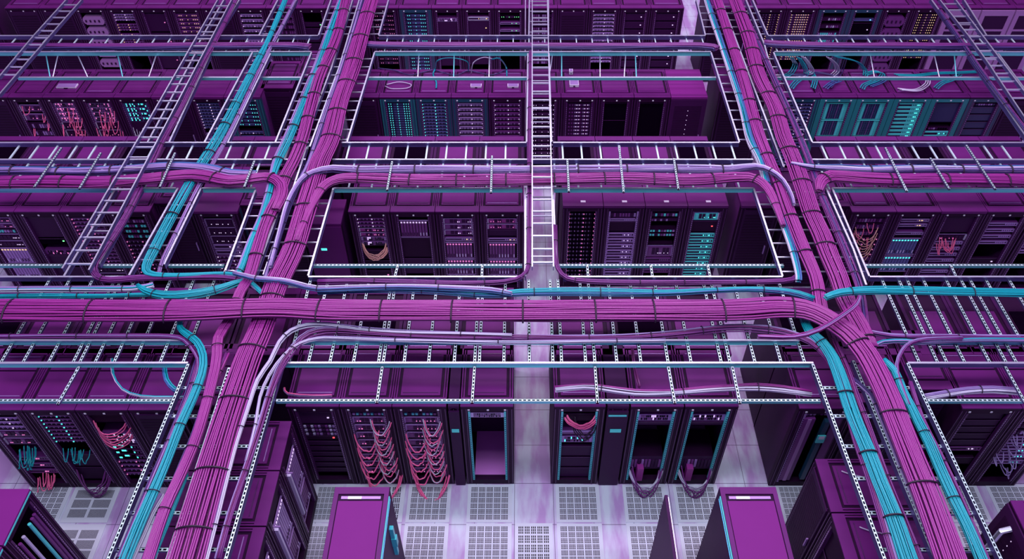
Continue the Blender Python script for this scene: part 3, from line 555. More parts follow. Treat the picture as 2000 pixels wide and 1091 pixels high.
# ---- racks of the two turned columns at the bottom
p = P(570, 820, RH)      # rear corner of the column that faces the open tiles
for k in range(4):
    R = rack(0, 0, 0, ['rear most', 'second', 'third', 'nearest'][k] + ' dark rack of the turned column beside the big magenta trunk', 'the %s turned rack' % ['rear', 'second', 'third', 'nearest'][k],
             xy=(p.x, p.y - (k + 1) * .81 + .0), rz=math.radians(90), w=.8, depth=1.25, tabs=False, front='rack_dark', top='rack_top')
    fill(R, ('blank', 1, .2, .02, 'rack_dark', None), ('blade', 1, .75, .1, 'panel_lav', 'led_white'), ('blade', 1, .5, .02, 'panel_purple', None))
    s_ = MB(); s_.box(.12, .16, -.05, .03, .7, 1.75, M['panel_bright']); s_.box(.2, .22, -.05, .03, .7, 1.7, M['panel_lav']); s_.build('cable_duct', R['o'])
q = P(59, 952, RH)
for k in range(2):
    R = rack(0, 0, 0, ('rear' if k == 0 else 'nearest') + ' bright topped rack in the bottom corner with an open inner side', 'the %s corner rack' % ('rear' if k == 0 else 'front'),
             xy=(q.x, q.y - (k + 1) * .81 + (0 if k == 0 else 0)), rz=math.radians(90), w=.8, depth=1.1, tabs=False, top='rack_plain', inset=False)
    s_ = MB()
    for x0, m in ((.2, 'purple_cable'), (.3, 'panel_bright'), (.48, 'panel_teal'), (.56, 'purple_cable'), (.62, 'panel_purple')): s_.tube([(x0, .02, .2), (x0, .02, 1.75)], .025, M[m], 8)
    s_.build('hose', R['o']); e_ = MB(); e_.box(.02, .78, -.004, .02, RH - .055, RH - .03, M['panel_teal']); e_.build('edge_strip', R['o'])
p = P(1592, 895, RH)
for k in range(4):
    R = rack(0, 0, 0, ['rear most', 'second', 'third', 'nearest'][k] + ' dark rack of the turned column beneath the near teal bundle', 'the %s rack beneath teal' % ['rear', 'second', 'third', 'nearest'][k],
             xy=(p.x, p.y - k * .81), rz=math.radians(-90), w=.8, depth=1.25, tabs=False, style='mesh' if k < 1 else 'open')
    if k: fill(R, ('blank', 2, .5, .03, 'rack_dark', 'led_white'), ('row', 4, .1, .02, 'panel_purple', 'led_white'))
    t_ = MB(); t_.tube([(.2, .3, RH + .01), (.22, .32, RH + .02), (.25, .4, RH + .012), (.3, .6, RH + .01)], .008, M['white_cable'], 5); o = t_.build('loose_wire'); o.location = R['loc']; o.rotation_euler = (0, 0, R['rz']); tag(o, 'short white wire lying on top of ' + R['ph'], 'wire')
p = P(1973, 976, RH)
R = rack(0, 0, 0, 'dark rack with a chrome handle in the bottom corner', 'the chrome handled corner rack', xy=(p.x, p.y), rz=math.radians(-90), w=.8, depth=1.1, style='solid', tabs=False)
b_ = MB(); b_.tube([(.3, -.03, 1.25), (.3, -.13, 1.3), (.3, -.13, 1.85), (.3, -.03, 1.9)], .04, M['steel'], 8); b_.build('pull_handle', R['o'])
# ---- plain bright cabinets standing on the vent tiles
for u0, u1, side, lb in ((655, 761, 1, 'plain magenta-topped cabinet standing on vent tiles, teal latch on its side'), (1405, 1515, -1, 'plain magenta-topped cabinet beside the turned column, cyan edge strip')):
    a = P(u0, 951, RH); c = P(u1, 951, RH); w = c.x - a.x; dp = 1.3
    r = thing('tall_cabinet', lb, 'cabinet', (a.x, a.y - dp, 0), 0)
    b_ = MB(); b_.box(0, w, 0, dp, .03, RH - .03, M['rack_side']); b_.build('cabinet_body', r)
    b_ = MB(); e = .07; t = M['rack_plain']
    b_.box(0, w, 0, dp, RH - .03, RH - .012, M['rack_dark']); b_.box(e, w - e, 0.08, dp - .2, RH - .012, RH, t)
    b_.box(0, e - .012, 0, dp, RH - .012, RH + .006, M['rack_top']); b_.box(w - e + .012, w, 0, dp, RH - .012, RH + .006, M['rack_top']); b_.box(e - .012, w - e + .012, dp - .1, dp, RH - .012, RH + .006, M['rack_top'])
    b_.build('top_panel', r)
    b_ = MB(); b_.box(e + .03, w - e - .03, dp - .17, dp - .13, RH - .012, RH - .002, M['panel_lav']); b_.box(e + .12, e + .3, dp - .175, dp - .135, RH - .002, RH + .006, M['label_white']); b_.build('brush_strip', r)
    b_ = MB(); xs = w if side > 0 else -.012
    b_.box(xs, xs + .012, 0, dp - .12, RH - .09, RH - .02, M['panel_teal']); b_.box(xs, xs + .012, 0, dp - .12, RH - .1, RH - .085, M['led_blue']); b_.build('edge_strip', r)
    if side > 0:
        b_ = MB(); b_.box(w + .0, w + .05, dp - .42, dp - .36, 1.05, 1.75, M['handle_teal']); b_.box(w, w + .07, dp - .43, dp - .35, 1.3, 1.5, M['handle_teal']); b_.build('latch', r)
# open door seen edge on
a = P(1301, 966, RH)
r = thing('open_door', 'open purple cabinet door standing edge on above the vent tiles', 'door', (a.x, a.y - 1.1, 0))
b_ = MB(); b_.box(-.02, .02, 0, 1.1, .05, RH, M['rack_side']); b_.build('door_leaf', r); b_ = MB(); b_.box(.02, .032, 0, 1.08, RH - .05, RH - .02, M['steel']); b_.build('edge_strip', r)

# ------------------------------------------------------------------ vented floor tiles
def vent_mesh(w, d, nx, ny, dark, per=5):
    b = MB(); b.box(0.006, w - .006, 0.006, d - .006, 0.0, 0.008, M['tile_plate']); mx, my = .055, .045
    cw = (w - 2 * mx) / nx; ch = (d - 2 * my) / ny
    for i in range(nx):
        for j in range(ny):
            for k in range(per):
                x = mx + i * cw + cw * .07 + k * cw * .86 / per; y = my + j * ch + ch * .08
                for a in range(3):
                    b.quad(*[(xx, yy, 0.0085) for xx, yy in ((x, y + a * ch * .29), (x + cw * .86 / per * .62, y + a * ch * .29), (x + cw * .86 / per * .62, y + a * ch * .29 + ch * .24), (x, y + a * ch * .29 + ch * .24))], dark)
    return b.mesh('vent_tile')
yb = [P(1018, 945, 0).y, P(1018, 1021, 0).y, P(1018, 1104, 0).y, P(1018, 1190, 0).y]
vt = [(618, 672, 'beside the turned column'), (679, 794, 'by the plain cabinet'), (799, 883, 'below the second pink-looped rack'), (914, 1001, 'below the hollow rack'), (1084, 1170, 'below the cyan-posted corded rack'),
      (1214, 1298, 'below the inner half empty rack'), (1312, 1400, 'below the outer half empty rack'), (1512, 1572, 'between the cabinet and the turned column'), (1722, 1800, 'under the near trunk'), (1828, 1906, 'past the near trunk'), (1922, 2005, 'in the bottom corner'),
      (60, 146, 'by the corner rack')]
for u0, u1, wl in vt:
    x0 = P(u0, 945, 0).x; x1 = P(u1, 945, 0).x
    me = vent_mesh(x1 - x0, (yb[0] - yb[1]) - .01, 5, 6, M['tile_hole'])
    for k, rw in enumerate(('rear', 'middle', 'front')):
        if k == 2 and not (780 < u0 < 1330): continue
        o = link('vent_tile', me); o.location = (x0, yb[k + 1] + .005, 0); o.scale.y = (yb[k] - yb[k + 1]) / (yb[0] - yb[1])
        tag(o, 'perforated floor tile %s, %s row' % (wl, rw), 'floor tile', 'perforated floor tiles')
x0, x1 = P(1005, 1022, 0).x, P(1080, 1022, 0).x
o = link('vent_tile', vent_mesh(x1 - x0, yb[1] - yb[2], 5, 4, M['tile_hole_dark'], 3)); o.location = (x0, yb[2], 0); tag(o, 'dark slotted grille tile in the middle of the aisle', 'floor tile')
for u0, u1, wl in ((147, 237, 'pair of fine mesh panels in a floor tile by the near row'),):
    x0 = P(u0, 952, 0).x; x1 = P(u1, 952, 0).x
    for k in range(2):
        o = link('vent_tile', vent_mesh(x1 - x0, yb[0] - yb[1] - .01, 2, 1, M['tile_hole'], 22)); o.location = (x0, yb[k + 1], 0); tag(o, 'fine mesh floor tile in two panels, ' + ('against the near row' if k == 0 else 'one row off the near row'), 'floor tile', 'fine mesh floor tiles')

# ------------------------------------------------------------------ trays, ladders, struts
def rail(parent, pts, z, h=0.09, w=0.03, top='steel', side='steel_shaded', slots=False, name='side_rail', px=True):
    ps = [P(u, v, z) for u, v in pts] if px else [Vector(q) for q in pts]
    b = MB()
    for a, c in zip(ps[:-1], ps[1:]):
        if slots: b.slotted(a, c, max(w, .045), h, M[side], M[top], .06)
        else:
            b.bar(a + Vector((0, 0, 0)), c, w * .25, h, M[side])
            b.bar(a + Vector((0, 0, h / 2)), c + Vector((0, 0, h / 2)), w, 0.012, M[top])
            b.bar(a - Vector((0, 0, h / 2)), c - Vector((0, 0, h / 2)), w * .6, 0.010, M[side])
    return b.build(name, parent)
def lerp_poly(pts, t):
    """point at fraction t of height (v) between first and last"""
    return None
def rungs_between(parent, A, B, z, spacing, w=0.022, h=0.018, slots=False, along='y', m='steel', skip=()):
    """rungs between two rails (pixel polylines); along y or x in the room"""
    pa = [P(u, v, z) for u, v in A]; pb = [P(u, v, z) for u, v in B]; ax = 1 if along == 'y' else 0
    def at(pl, val):
        pl = sorted(pl, key=lambda q: q[ax])
        for c, d in zip(pl[:-1], pl[1:]):
            if c[ax] <= val <= d[ax]:
                return c.lerp(d, (val - c[ax]) / max(1e-6, d[ax] - c[ax]))
        return None
    lo = max(min(q[ax] for q in pa), min(q[ax] for q in pb)); hi = min(max(q[ax] for q in pa), max(q[ax] for q in pb))
    n = int((hi - lo) / spacing); k = 0; val = lo + spacing * .5
    while val < hi:
        a, c = at(pa, val), at(pb, val)
        if a and c:
            b = MB(); dz = Vector((0, 0, -.02))
            if slots: b.slotted(a + dz, c + dz, w, h, M['steel_shaded'], M[m], .06)
            else: b.bar(a + dz, c + dz, w, h, M[m])
            b.build('rung', parent)
        val += spacing
def tray(name, label, A, B, z, spacing, along='y', cat='cable tray', group=None, slots=False, rw=0.022, rh=.018, h=0.09, sideA='steel_shaded', sideB='steel_shaded', top='steel', mids=(), rungslots=False, railw=.03, rungm='steel'):
    t = thing(name, label, cat, tuple(P(*A[0], z)), 0, group)
    t.location = (0, 0, 0)
    rail(t, A, z, h, railw, top, sideA, slots); rail(t, B, z, h, railw, top, sideB, slots)
    for m_ in mids: rail(t, m_, z, h, railw, top, sideB, slots)
    rungs_between(t, A, B, z, spacing, rw, rh, rungslots, along, rungm)
    return t
# upper ladders
LK = dict(cat='cable ladder', h=.07, rw=.026, rh=.024, group='upper cable ladders', railw=.02)
tray('cable_ladder', 'outermost upper ladder crossing the top corner on the L-shaped aisle side', [(132, 0), (67, 72), (0, 152)], [(162, 0), (92, 80), (0, 187)], LZ, .30, **LK)['label'] = 'upper cable ladder cutting across the top left corner'
tray('cable_ladder', 'long upper ladder ending in an open rung beside the purple cable', [(427, 0), (272, 272), (123, 527)], [(454, 0), (311, 272), (175, 530)], LZ, .30, **LK)
tray('cable_ladder', 'straight middle ladder running down above the centre aisle', [(1039.5, 0), (1039.5, 524)], [(1069, 0), (1081, 524)], LZ, .30, **LK)
tray('cable_ladder', 'upper cable ladder cutting across the top right corner', [(1833, 0), (1890, 72), (1930, 127), (2012, 250)], [(1864, 0), (1930, 88), (2012, 198)], LZ, .30, **LK)
# lower trays that run away from the camera
def ytray(label, segsA, segsB, sp=.34, name='cable_tray', **k):
    t = thing(name, label, 'cable tray', (0, 0, 0), 0)
    for A, B in zip(segsA, segsB):
        rail(t, A, TZ, **k); rail(t, B, TZ, **k); rungs_between(t, A, B, TZ - .02, sp)
    return t
ytray('tray carrying a purple cable beneath the long upper ladder', [[(440, 0), (398, 72)], [(384, 106), (290, 281)], [(228, 371), (127, 543)]], [[(470, 0), (425, 72)], [(412, 108), (332, 281)], [(279, 371), (195, 519)]], 1.7)
ytray('tray carrying the narrow teal bundle towards the far row', [[(545, 0), (507, 72)], [(494, 106), (401, 281)], [(349, 371), (254, 541)]], [[(581, 0), (542, 72)], [(529, 108), (446, 281)], [(394, 371), (322, 520)]])
ytray('tray under the straight middle ladder', [[(1034, 0), (1033, 72)], [(1031, 108), (1029, 281)], [(1026, 371), (1026, 543)]], [[(1071, 0), (1071, 72)], [(1072, 108), (1077, 281)], [(1080, 371), (1086, 520)]], .5)
ytray('tray with a purple cable beside the top right ladder', [[(1816, 0), (1868, 72)], [(1890, 108), (2010, 282)]], [[(1880, 0), (1925, 72)], [(1948, 108), (2020, 205)]], 1.2)
def wide(label, segs, mids, sp=.33, **k):
    t = thing('cable_tray', label, 'cable tray', (0, 0, 0), 0)
    for A, B in segs:
        rail(t, A, TZ, **k); rail(t, B, TZ, side='steel_teal' if False else 'steel_shaded', **k); rungs_between(t, A, B, TZ - .02, sp)
    for m_ in mids: rail(t, m_, TZ + .01, **k)
    return t
wide('wide far tray with teal and magenta trunks, past the teal bundle tray', [([(648, 0), (623, 72)], [(760, 0), (740, 72)]), ([(609, 106), (539, 281)], [(732, 106), (678, 283)]), ([(500, 375), (438, 541)], [(652, 371), (603, 542)])],
     [[(690, 0), (648, 135), (592, 285)], [(703, 0), (663, 135), (606, 290)], [(587, 290), (552, 395), (500, 540)], [(600, 290), (566, 395), (516, 540)]])
wide('wide far tray with two magenta trunks, past the middle ladder', [([(1359, 0), (1377, 72)], [(1468, 0), (1499, 72)]), ([(1388, 106), (1443, 281)], [(1510, 106), (1585, 281)]), ([(1471, 371), (1527, 543)], [(1624, 371), (1696, 543)])],
     [[(1407, 0), (1440, 90), (1500, 250), (1530, 330)], [(1455, 0), (1492, 90), (1500, 120), (1562, 271), (1600, 371)], [(1612, 371), (1665, 490), (1690, 560)]])
NK = dict(h=.10, railw=.05, slots=True, rungslots=True, rw=.05, rh=.03, top='steel_pale', rungm='steel_pale')
def near(label, A, B, mids):
    t = thing('cable_tray', label, 'cable tray', (0, 0, 0), 0)
    for r_ in (A, B) + tuple(mids): rail(t, r_, TZ, .08, .05, 'steel_pale', 'steel_shaded', True)
    rungs_between(t, A, B, TZ - .04, .47, .055, .03, True, 'y', 'steel_pale')
    return t
near('wide near slotted tray carrying teal bundle and the largest upright magenta trunk', [(369, 714), (215, 1089), (208, 1110)], [(552, 711), (444, 1089), (437, 1110)], [[(449, 721), (330, 1089), (323, 1110)]])
near('wide near slotted tray where the thick trunk turns down', [(1586, 714), (1724, 1089), (1732, 1110)], [(1771, 712), (1950, 1089), (1960, 1110)], [[(1665, 707), (1823, 1089), (1832, 1110)]])
# trays that run across
def xtray(label, segs, sp, group=None, slots=False, z=TZ, side='steel_shaded', rz_=-.02, m='steel', **k):
    t = thing('cross_tray', label, 'cable tray', (0, 0, 0), 0, group)
    for va, vb, (a0, a1), (b0, b1), sd in segs:
        A = [(a0, va), (a1, va)]; B = [(b0, vb), (b1, vb)]
        if a1 > a0: rail(t, A, z, **k)
        rail(t, B, z, side=sd, **k)
    return t
def xr(t, xs, v0, v1, z, w=.05, slots=True, m='steel_pale'):
    for x in xs:
        a = P(x, v1, z); c = Vector((a.x, P(x, v0, z).y, z)); b = MB()
        if slots: b.slotted(a, c, w, .03, M['steel_shaded'], M[m], .06)
        else: b.bar(a, c, w, .02, M[m])
        b.build('rung', t)
def frange(a, b, s):
    o = []
    while a < b: o.append(a); a += s
    return o
t = xtray('farthest crossing tray, from the picture edge to the first wide tray', [(73, 104.5, (-20, 622), (-20, 609), 'steel_teal')], 0); xr(t, frange(5, 615, 31), 73, 104, TZ - .03, .022, False)
t = xtray('farthest crossing tray between the two wide trays', [(73, 104.5, (740, 1377), (732, 1388), 'steel_teal')], 0); xr(t, frange(750, 1385, 31.5), 73, 104, TZ - .03, .022, False)
t = xtray('farthest crossing tray beyond the second wide tray', [(73, 104.5, (1499, 2030), (1511, 2030), 'steel_teal')], 0); xr(t, frange(1520, 2020, 32), 73, 104, TZ - .03, .022, False)
t = xtray('middle crossing tray with lavender and magenta cables, edge to first wide tray', [(282, 315, (-20, 604), (-20, 598), 'steel_shaded'), (371, 371, (0, 0), (-20, 222), 'steel_teal'), (371, 371, (0, 0), (280, 345), 'steel_teal'), (371, 371, (0, 0), (396, 500), 'steel_teal')], 0); xr(t, frange(15, 600, 38.5), 282, 315, TZ - .03, .03, False, 'steel_pale'); xr(t, frange(20, 500, 52), 318, 370, TZ - .05, .03, False)
t = xtray('middle crossing tray with lavender and magenta cables, between wide trays', [(282, 315, (668, 1028), (650, 1470), 'steel_shaded'), (282, 282, (0, 0), (1080, 1443), 'steel_shaded'), (371, 371, (0, 0), (652, 1020), 'steel_teal'), (371, 371, (0, 0), (1080, 1471), 'steel_teal')], 0); xr(t, frange(675, 1025, 39) + frange(1100, 1440, 37.5), 282, 315, TZ - .03, .03, False, 'steel_pale'); xr(t, frange(680, 1470, 45), 318, 370, TZ - .05, .03, False)
t = xtray('middle crossing tray with lavender and magenta cables, beyond second wide tray', [(282, 315, (1585, 2030), (1578, 2030), 'steel_shaded'), (371, 371, (0, 0), (1624, 2030), 'steel_teal')], 0); xr(t, frange(1618, 2010, 36), 282, 315, TZ - .03, .03, False, 'steel_pale'); xr(t, frange(1620, 2020, 46), 318, 370, TZ - .05, .03, False)
D1 = [1, 44, 94, 142, 155, 185, 222, 262, 312, 357]; D2 = [564, 602, 644, 690, 739, 748, 789, 837, 887, 927, 936, 984, 1034, 1080, 1097, 1144, 1162, 1205, 1252, 1305, 1350, 1409, 1426, 1475, 1526, 1572]; D3 = [1796, 1832, 1850, 1885, 1934, 1966, 1986, 2020, 2070, 2110, 2140]
t = xtray('wide front crossing tray at the picture edge, left part under the thick trunk', [(544, 668, (-20, 270), (-20, 372), 'steel_teal'), (712, 712, (0, 0), (-20, 369), 'steel_teal')], 0); xr(t, D1, 546, 711, TZ - .04)
t = xtray('wide front crossing tray under the thick trunk, between near trays', [(544, 668, (603, 1020), (590, 1560), 'steel_teal'), (712, 712, (0, 0), (552, 1587), 'steel_teal'), (544, 544, (0, 0), (1100, 1527), 'steel_shaded')], 0); xr(t, D2, 546, 711, TZ - .04)
t = xtray('wide front crossing tray at the picture edge beyond the turning trunk', [(544, 668, (1697, 2030), (1760, 2030), 'steel_teal'), (712, 712, (0, 0), (1771, 2030), 'steel_shaded')], 0); xr(t, D3, 546, 711, TZ - .04)
def strut(label, u0, u1, v, z, group, m='steel_pale', slots=True, w=.05, sd='steel_shaded'):
    b = MB(); a, c = P(u0, v, z), P(u1, v, z)
    if slots: b.slotted(a, c, w, .045, M[sd], M[m], .06)
    else: b.bar(a, c, w, .06, M[sd], M[m])
    return tag(b.build('support_strut'), label, 'strut', group)
G = 'slotted steel support struts'
for u0, u1, wl in ((-20, 122, 'at the picture edge'), (195, 264, 'between the long ladder and teal tray'), (330, 438, 'between teal tray and wide tray'), (612, 1020, 'in front of the blade racks'), (1087, 1530, 'in front of the pale slim servers'), (1676, 2030, 'in front of the yellow-wired rack')):
    strut('slotted strut behind the front crossing tray, ' + wl, u0, u1, 519, TZ - .1, G, sd='steel_teal')
for u0, u1, wl in ((-20, 346, 'above the edge near racks'), (540, 1602, 'above the near row between the near trays'), (1803, 2030, 'above the ridged near rack')):
    strut('front slotted strut ' + wl, u0, u1, 783, TZ - .06, G, sd='steel_teal')
for u0, u1, wl in ((36, 352, 'before the second ladder'), (384, 466, 'before the teal tray'), (512, 592, 'before the first wide tray'), (716, 1030, 'over the cyan column racks'), (1074, 1398, 'over the white dotted rack'), (1512, 2030, 'over the teal racks')):
    strut('plain steel beam over the third row, ' + wl, u0, u1, 153, TZ - .15, 'plain steel beams', 'steel', False, .05, 'steel_teal')
def crossbar(items, v_or, nm, wl, z, group, w=.045):
    for k, (u0, v0, u1, v1) in enumerate(items):
        b = MB(); b.slotted(P(u0, v0, z), P(u1, v1, z), w, .025, M['steel_shaded'], M['steel_pale'], .06)
        tag(b.build(nm), '%s, %s from the left' % (wl, ORD[k]), 'strap', group)
crossbar([(120, 289, 67, 366), (197, 299, 155, 369), (342, 299, 312, 366), (497, 315, 477, 366), (766, 316, 756, 372), (961, 305, 959, 377), (1108, 312, 1111, 375), (1209, 285, 1218, 376), (1316, 310, 1325, 370), (1729, 289, 1771, 374), (1817, 309, 1854, 370), (1887, 284, 1944, 370)],
         0, 'retaining_bar', 'slotted bar over the middle crossing cables', TZ + .27, 'slotted bars over the middle crossing cables', .04)
crossbar([(155, 716, 113, 790), (747, 716, 736, 787), (927, 716, 922, 787), (1162, 716, 1167, 787), (1305, 716, 1318, 788), (1430, 716, 1445, 788), (1963, 716, 2002, 787)], 0, 'link_bar', 'slotted link bar from front tray to front strut', TZ - .02, 'slotted link bars at the front tray')
crossbar([(777, 519, 770, 545), (942, 519, 941, 545), (1147, 519, 1149, 545), (1271, 519, 1275, 545), (1382, 519, 1388, 545), (1857, 519, 1869, 545)], 0, 'link_bar', 'short slotted link bar behind the front tray', TZ - .05, 'short slotted link bars behind the front tray')

# ------------------------------------------------------------------ cable bundles
def bundle(label, pts, widths, cols, n=12, z=TZ + .09, thick=.5, r=None, ties=0.9, name='cable_bundle', group=None, wob=.25, tiem='tie', seed=None):
    """pts: (u, v) or (u, v, z). widths: one or per point. strands lie over a flattened half ellipse"""
    rr = random.Random(seed or label)
    base = [P(p[0], p[1], p[2] if len(p) > 2 else z) for p in pts]
    path = smooth_path(base, .16)
    if not isinstance(widths, (list, tuple)): widths = [widths] * len(base)
    # length-parametrised width
    acc = [0]
    for a, c in zip(path[:-1], path[1:]): acc.append(acc[-1] + (c - a).length)
    L = acc[-1]
    kp = [min(range(len(path)), key=lambda i: (path[i] - q).length) for q in base]
    def wid(i):
        for k in range(len(kp) - 1):
            if kp[k] <= i <= kp[k + 1]:
                return widths[k] + (widths[k + 1] - widths[k]) * (i - kp[k]) / max(1, kp[k + 1] - kp[k])
        return widths[-1]
    t = thing(name, label, 'cable bundle', (0, 0, 0), 0, group)
    fr = []
    for i in range(len(path)):
        tg = (path[min(i + 1, len(path) - 1)] - path[max(i - 1, 0)]); tg.normalize()
        s = tg.cross(Vector((0, 0, 1))).normalized(); fr.append((s, s.cross(tg).normalized()))
    tot = n + max(1, int(n * .8))
    for k in range(tot):
        core = k >= n
        cn = cols[(k * len(cols)) // n] if not core else cols[min(len(cols) - 1, ((k - n) * len(cols)) // max(1, tot - n))]
        m = M['magenta_deep' if core and cn == 'magenta' else cn]  # core strands get a deeper magenta, painting shade between the cables
        ph, ph2, fq = rr.uniform(0, 6.28), rr.uniform(0, 6.28), rr.uniform(.7, 1.8)
        s0 = -1 + 2 * (k + .5) / n if not core else -.85 + 1.7 * (k - n + .5) / (tot - n)
        pp = []
        for i, p in enumerate(path):
            w = wid(i); d = acc[i]
            x = s0 + wob / n * 2.2 * math.sin(d * fq + ph); x = max(-1, min(1, x))
            hgt = math.sqrt(max(0, 1 - x * x * .9))
            y = (hgt if not core else hgt * .2) * w * thick * .5 + .006 * math.sin(d * 1.7 * fq + ph2)
            if core: y -= .032
            pp.append(p + fr[i][0] * (x * w * .5) + fr[i][1] * y)
        rad = r or (sum(widths) / len(widths)) / n * .5
        b = MB(); b.tube(pp, rad if not core else rad * 1.25, m, 6); b.build('cable', t, True)
    if ties:
        d = ties * .5
        while d < L - .05:
            i = min(range(len(acc)), key=lambda j: abs(acc[j] - d)); w = wid(i) * .5 + .012; p = path[i]; s, u = fr[i]; ring = []
            for j in range(13):
                an = math.pi * j / 12; ring.append(p + s * (math.cos(an) * w) + u * (math.sin(an) * (w * thick + .022)))
            b = MB(); b.tube(ring, .013 if w > .1 else .007, M[tiem], 5); b.build('cable_tie', t, True)
            d += ties * rr.uniform(.85, 1.15)
    return t
MG = ['magenta']
# away-running trunks
bundle('large magenta trunk in the first wide tray, passing beneath the thick crossing trunk', [(734, -25), (727, 0), (705, 75), (687, 137), (665, 200), (647, 271), (625, 320), (610, 370), (595, 420), (577, 482), (560, 520), (547, 545), (532, 582), (515, 632), (500, 668), (484, 705), (444, 827), (408, 947), (367, 1089), (358, 1120)],
       [.33, .33, .35, .36, .36, .37, .37, .37, .38, .38, .38, .38, .36, .36, .37, .39, .40, .42, .45, .45], MG, 13, ties=.95, r=.0122)
bundle('narrower magenta trunk beside the teal bundle in the first wide tray', [(683, -25), (676, 0), (657, 75), (625, 150), (607, 212), (591, 271), (574, 315), (556, 350), (545, 385), (532, 410), (517, 445), (500, 500), (486, 545), (470, 570), (447, 627), (427, 660), (421, 718), (387, 843), (355, 922), (322, 994), (290, 1089), (280, 1120)],
       [.22, .22, .23, .24, .24, .23, .22, .22, .22, .22, .2, .2, .19, .17, .16, .14, .13, .13, .13, .13, .13, .13], MG, 9, r=.0108)
bundle('teal bundle on the outer side of the first wide tray', [(672, -25), (666, 0), (639, 75), (622, 125), (602, 175), (582, 225), (563, 271), (543, 312), (532, 345), (524, 380), (510, 424), (490, 470), (472, 518), (462, 536)], [.14, .14, .16, .18, .2, .2, .2, .18, .12, .12, .1, .1, .1, .1], ['teal_cable', 'teal_cable', 'lav_cable'], 9, z=TZ + .08)
bundle('thin indigo bundle beside the large magenta trunk', [(714, -25), (708, 0), (686, 75), (665, 140), (642, 205), (620, 271), (603, 320), (585, 355), (565, 400), (548, 450), (530, 510), (518, 550)], [.1], ['indigo_cable', 'lav_cable', 'blue_cable'], 5, z=TZ + .07) if False else bundle('thin indigo bundle beside the large magenta trunk', [(714, -25), (708, 0), (686, 75), (665, 140), (642, 205), (620, 271), (603, 320), (585, 355), (565, 400), (548, 450), (530, 510), (518, 550)], .1, ['indigo_cable', 'lav_cable', 'indigo_cable'], 5, z=TZ + .07)
bundle('pale teal bundle at the outer side of the second wide tray', [(1372, -25), (1380, 0), (1405, 75), (1430, 150), (1450, 212), (1464, 271), (1485, 315), (1500, 370), (1517, 407), (1537, 457), (1550, 495), (1559, 532), (1560, 548)], [.13, .13, .13, .14, .15, .15, .13, .12, .12, .12, .12, .1, .1], ['blue_cable', 'teal_cable', 'white_cable'], 7, z=TZ + .08)
bundle('first magenta trunk in the second wide tray', [(1392, -25), (1400, 0), (1425, 75), (1450, 150), (1470, 225), (1484, 271), (1506, 325), (1522, 360), (1540, 412), (1565, 477), (1592, 541), (1600, 585), (1606, 620)], [.22, .22, .22, .22, .22, .22, .22, .22, .22, .22, .2, .2, .2], MG, 9, r=.0122)
bundle('second magenta trunk in the second wide tray', [(1425, -25), (1434, 0), (1462, 75), (1482, 150), (1512, 212), (1530, 271), (1546, 307), (1569, 370), (1585, 420), (1604, 462), (1618, 500), (1637, 545), (1652, 590), (1680, 640), (1702, 680)], [.3, .3, .3, .3, .31, .32, .32, .32, .32, .32, .31, .30, .29, .28, .2], MG, 11, r=.0122)
bundle('thin violet bundle on the inner edge of the second wide tray', [(1450, 20), (1482, 90), (1540, 215), (1575, 300), (1600, 370), (1630, 440), (1655, 500), (1680, 570), (1690, 640), (1705, 690)], .12, ['purple_cable', 'indigo_cable', 'purple_cable'], 6, z=TZ + .08)
bundle('narrow teal bundle in its own tray between ladder and wide tray', [(566, -25), (557, 0), (525, 75), (508, 110), (470, 185), (425, 271), (395, 320), (364, 371), (330, 432), (300, 490), (286, 520), (290, 534), (320, 538), (370, 537), (440, 534), (472, 540), (495, 556), (512, 572)],
       [.1, .1, .1, .13, .17, .19, .19, .19, .18, .17, .14, .11, .08, .07, .07, .08, .07, .06], ['teal_cable'], 8, z=TZ + .08)
bundle('lavender pair beside the narrow teal bundle', [(576, 0), (530, 90), (508, 135), (470, 215), (442, 271), (415, 320), (385, 370), (350, 440), (318, 505), (310, 535)], .06, ['lav_cable', 'purple_cable', 'lav_cable'], 4, z=TZ + .06)
bundle('purple cable along the tray beneath the long ladder', [(466, -10), (418, 85), (398, 120), (360, 200), (320, 271), (300, 312), (268, 380), (235, 440), (195, 500), (183, 522), (190, 540), (215, 546), (270, 542), (350, 541), (440, 541), (480, 549), (505, 566)], .1, ['purple_cable'], 5, z=TZ + .06)
bundle('purple cable beside the straight middle ladder, bending towards the first wide tray', [(1036, 100), (1034, 271), (1034, 380), (1033, 480), (1032, 518), (1020, 538), (985, 549), (900, 552), (800, 550), (690, 548), (620, 549)], .07, ['purple_cable'], 4, z=TZ + .06)
bundle('purple cable bending away from the straight middle ladder', [(1084, 440), (1085, 500), (1090, 525), (1108, 543), (1150, 549), (1250, 551), (1400, 550), (1500, 549), (1548, 545), (1562, 530)], .07, ['purple_cable'], 4, z=TZ + .06)
bundle('purple cable in the tray beside the top right ladder', [(1835, 20), (1880, 85), (1925, 150), (1965, 205), (2015, 270)], .09, ['purple_cable', 'indigo_cable'], 4, z=TZ + .06)
# far crossing
for a, c, wl in (([(-30, 91), (200, 91), (400, 90), (560, 89), (605, 92)], 1, 'edge to first wide tray'), ([(716, 86), (760, 88), (1000, 90), (1200, 90), (1370, 90), (1400, 96)], 2, 'between the wide trays'), ([(1492, 84), (1530, 87), (1650, 90), (1800, 90), (2030, 91)], 3, 'beyond the second wide tray')):
    bundle('flat purple bundle in the farthest crossing tray, ' + wl, a, .22, ['purple_cable', 'purple_cable', 'indigo_cable'], 8, z=TZ + .05, ties=0, thick=.3)
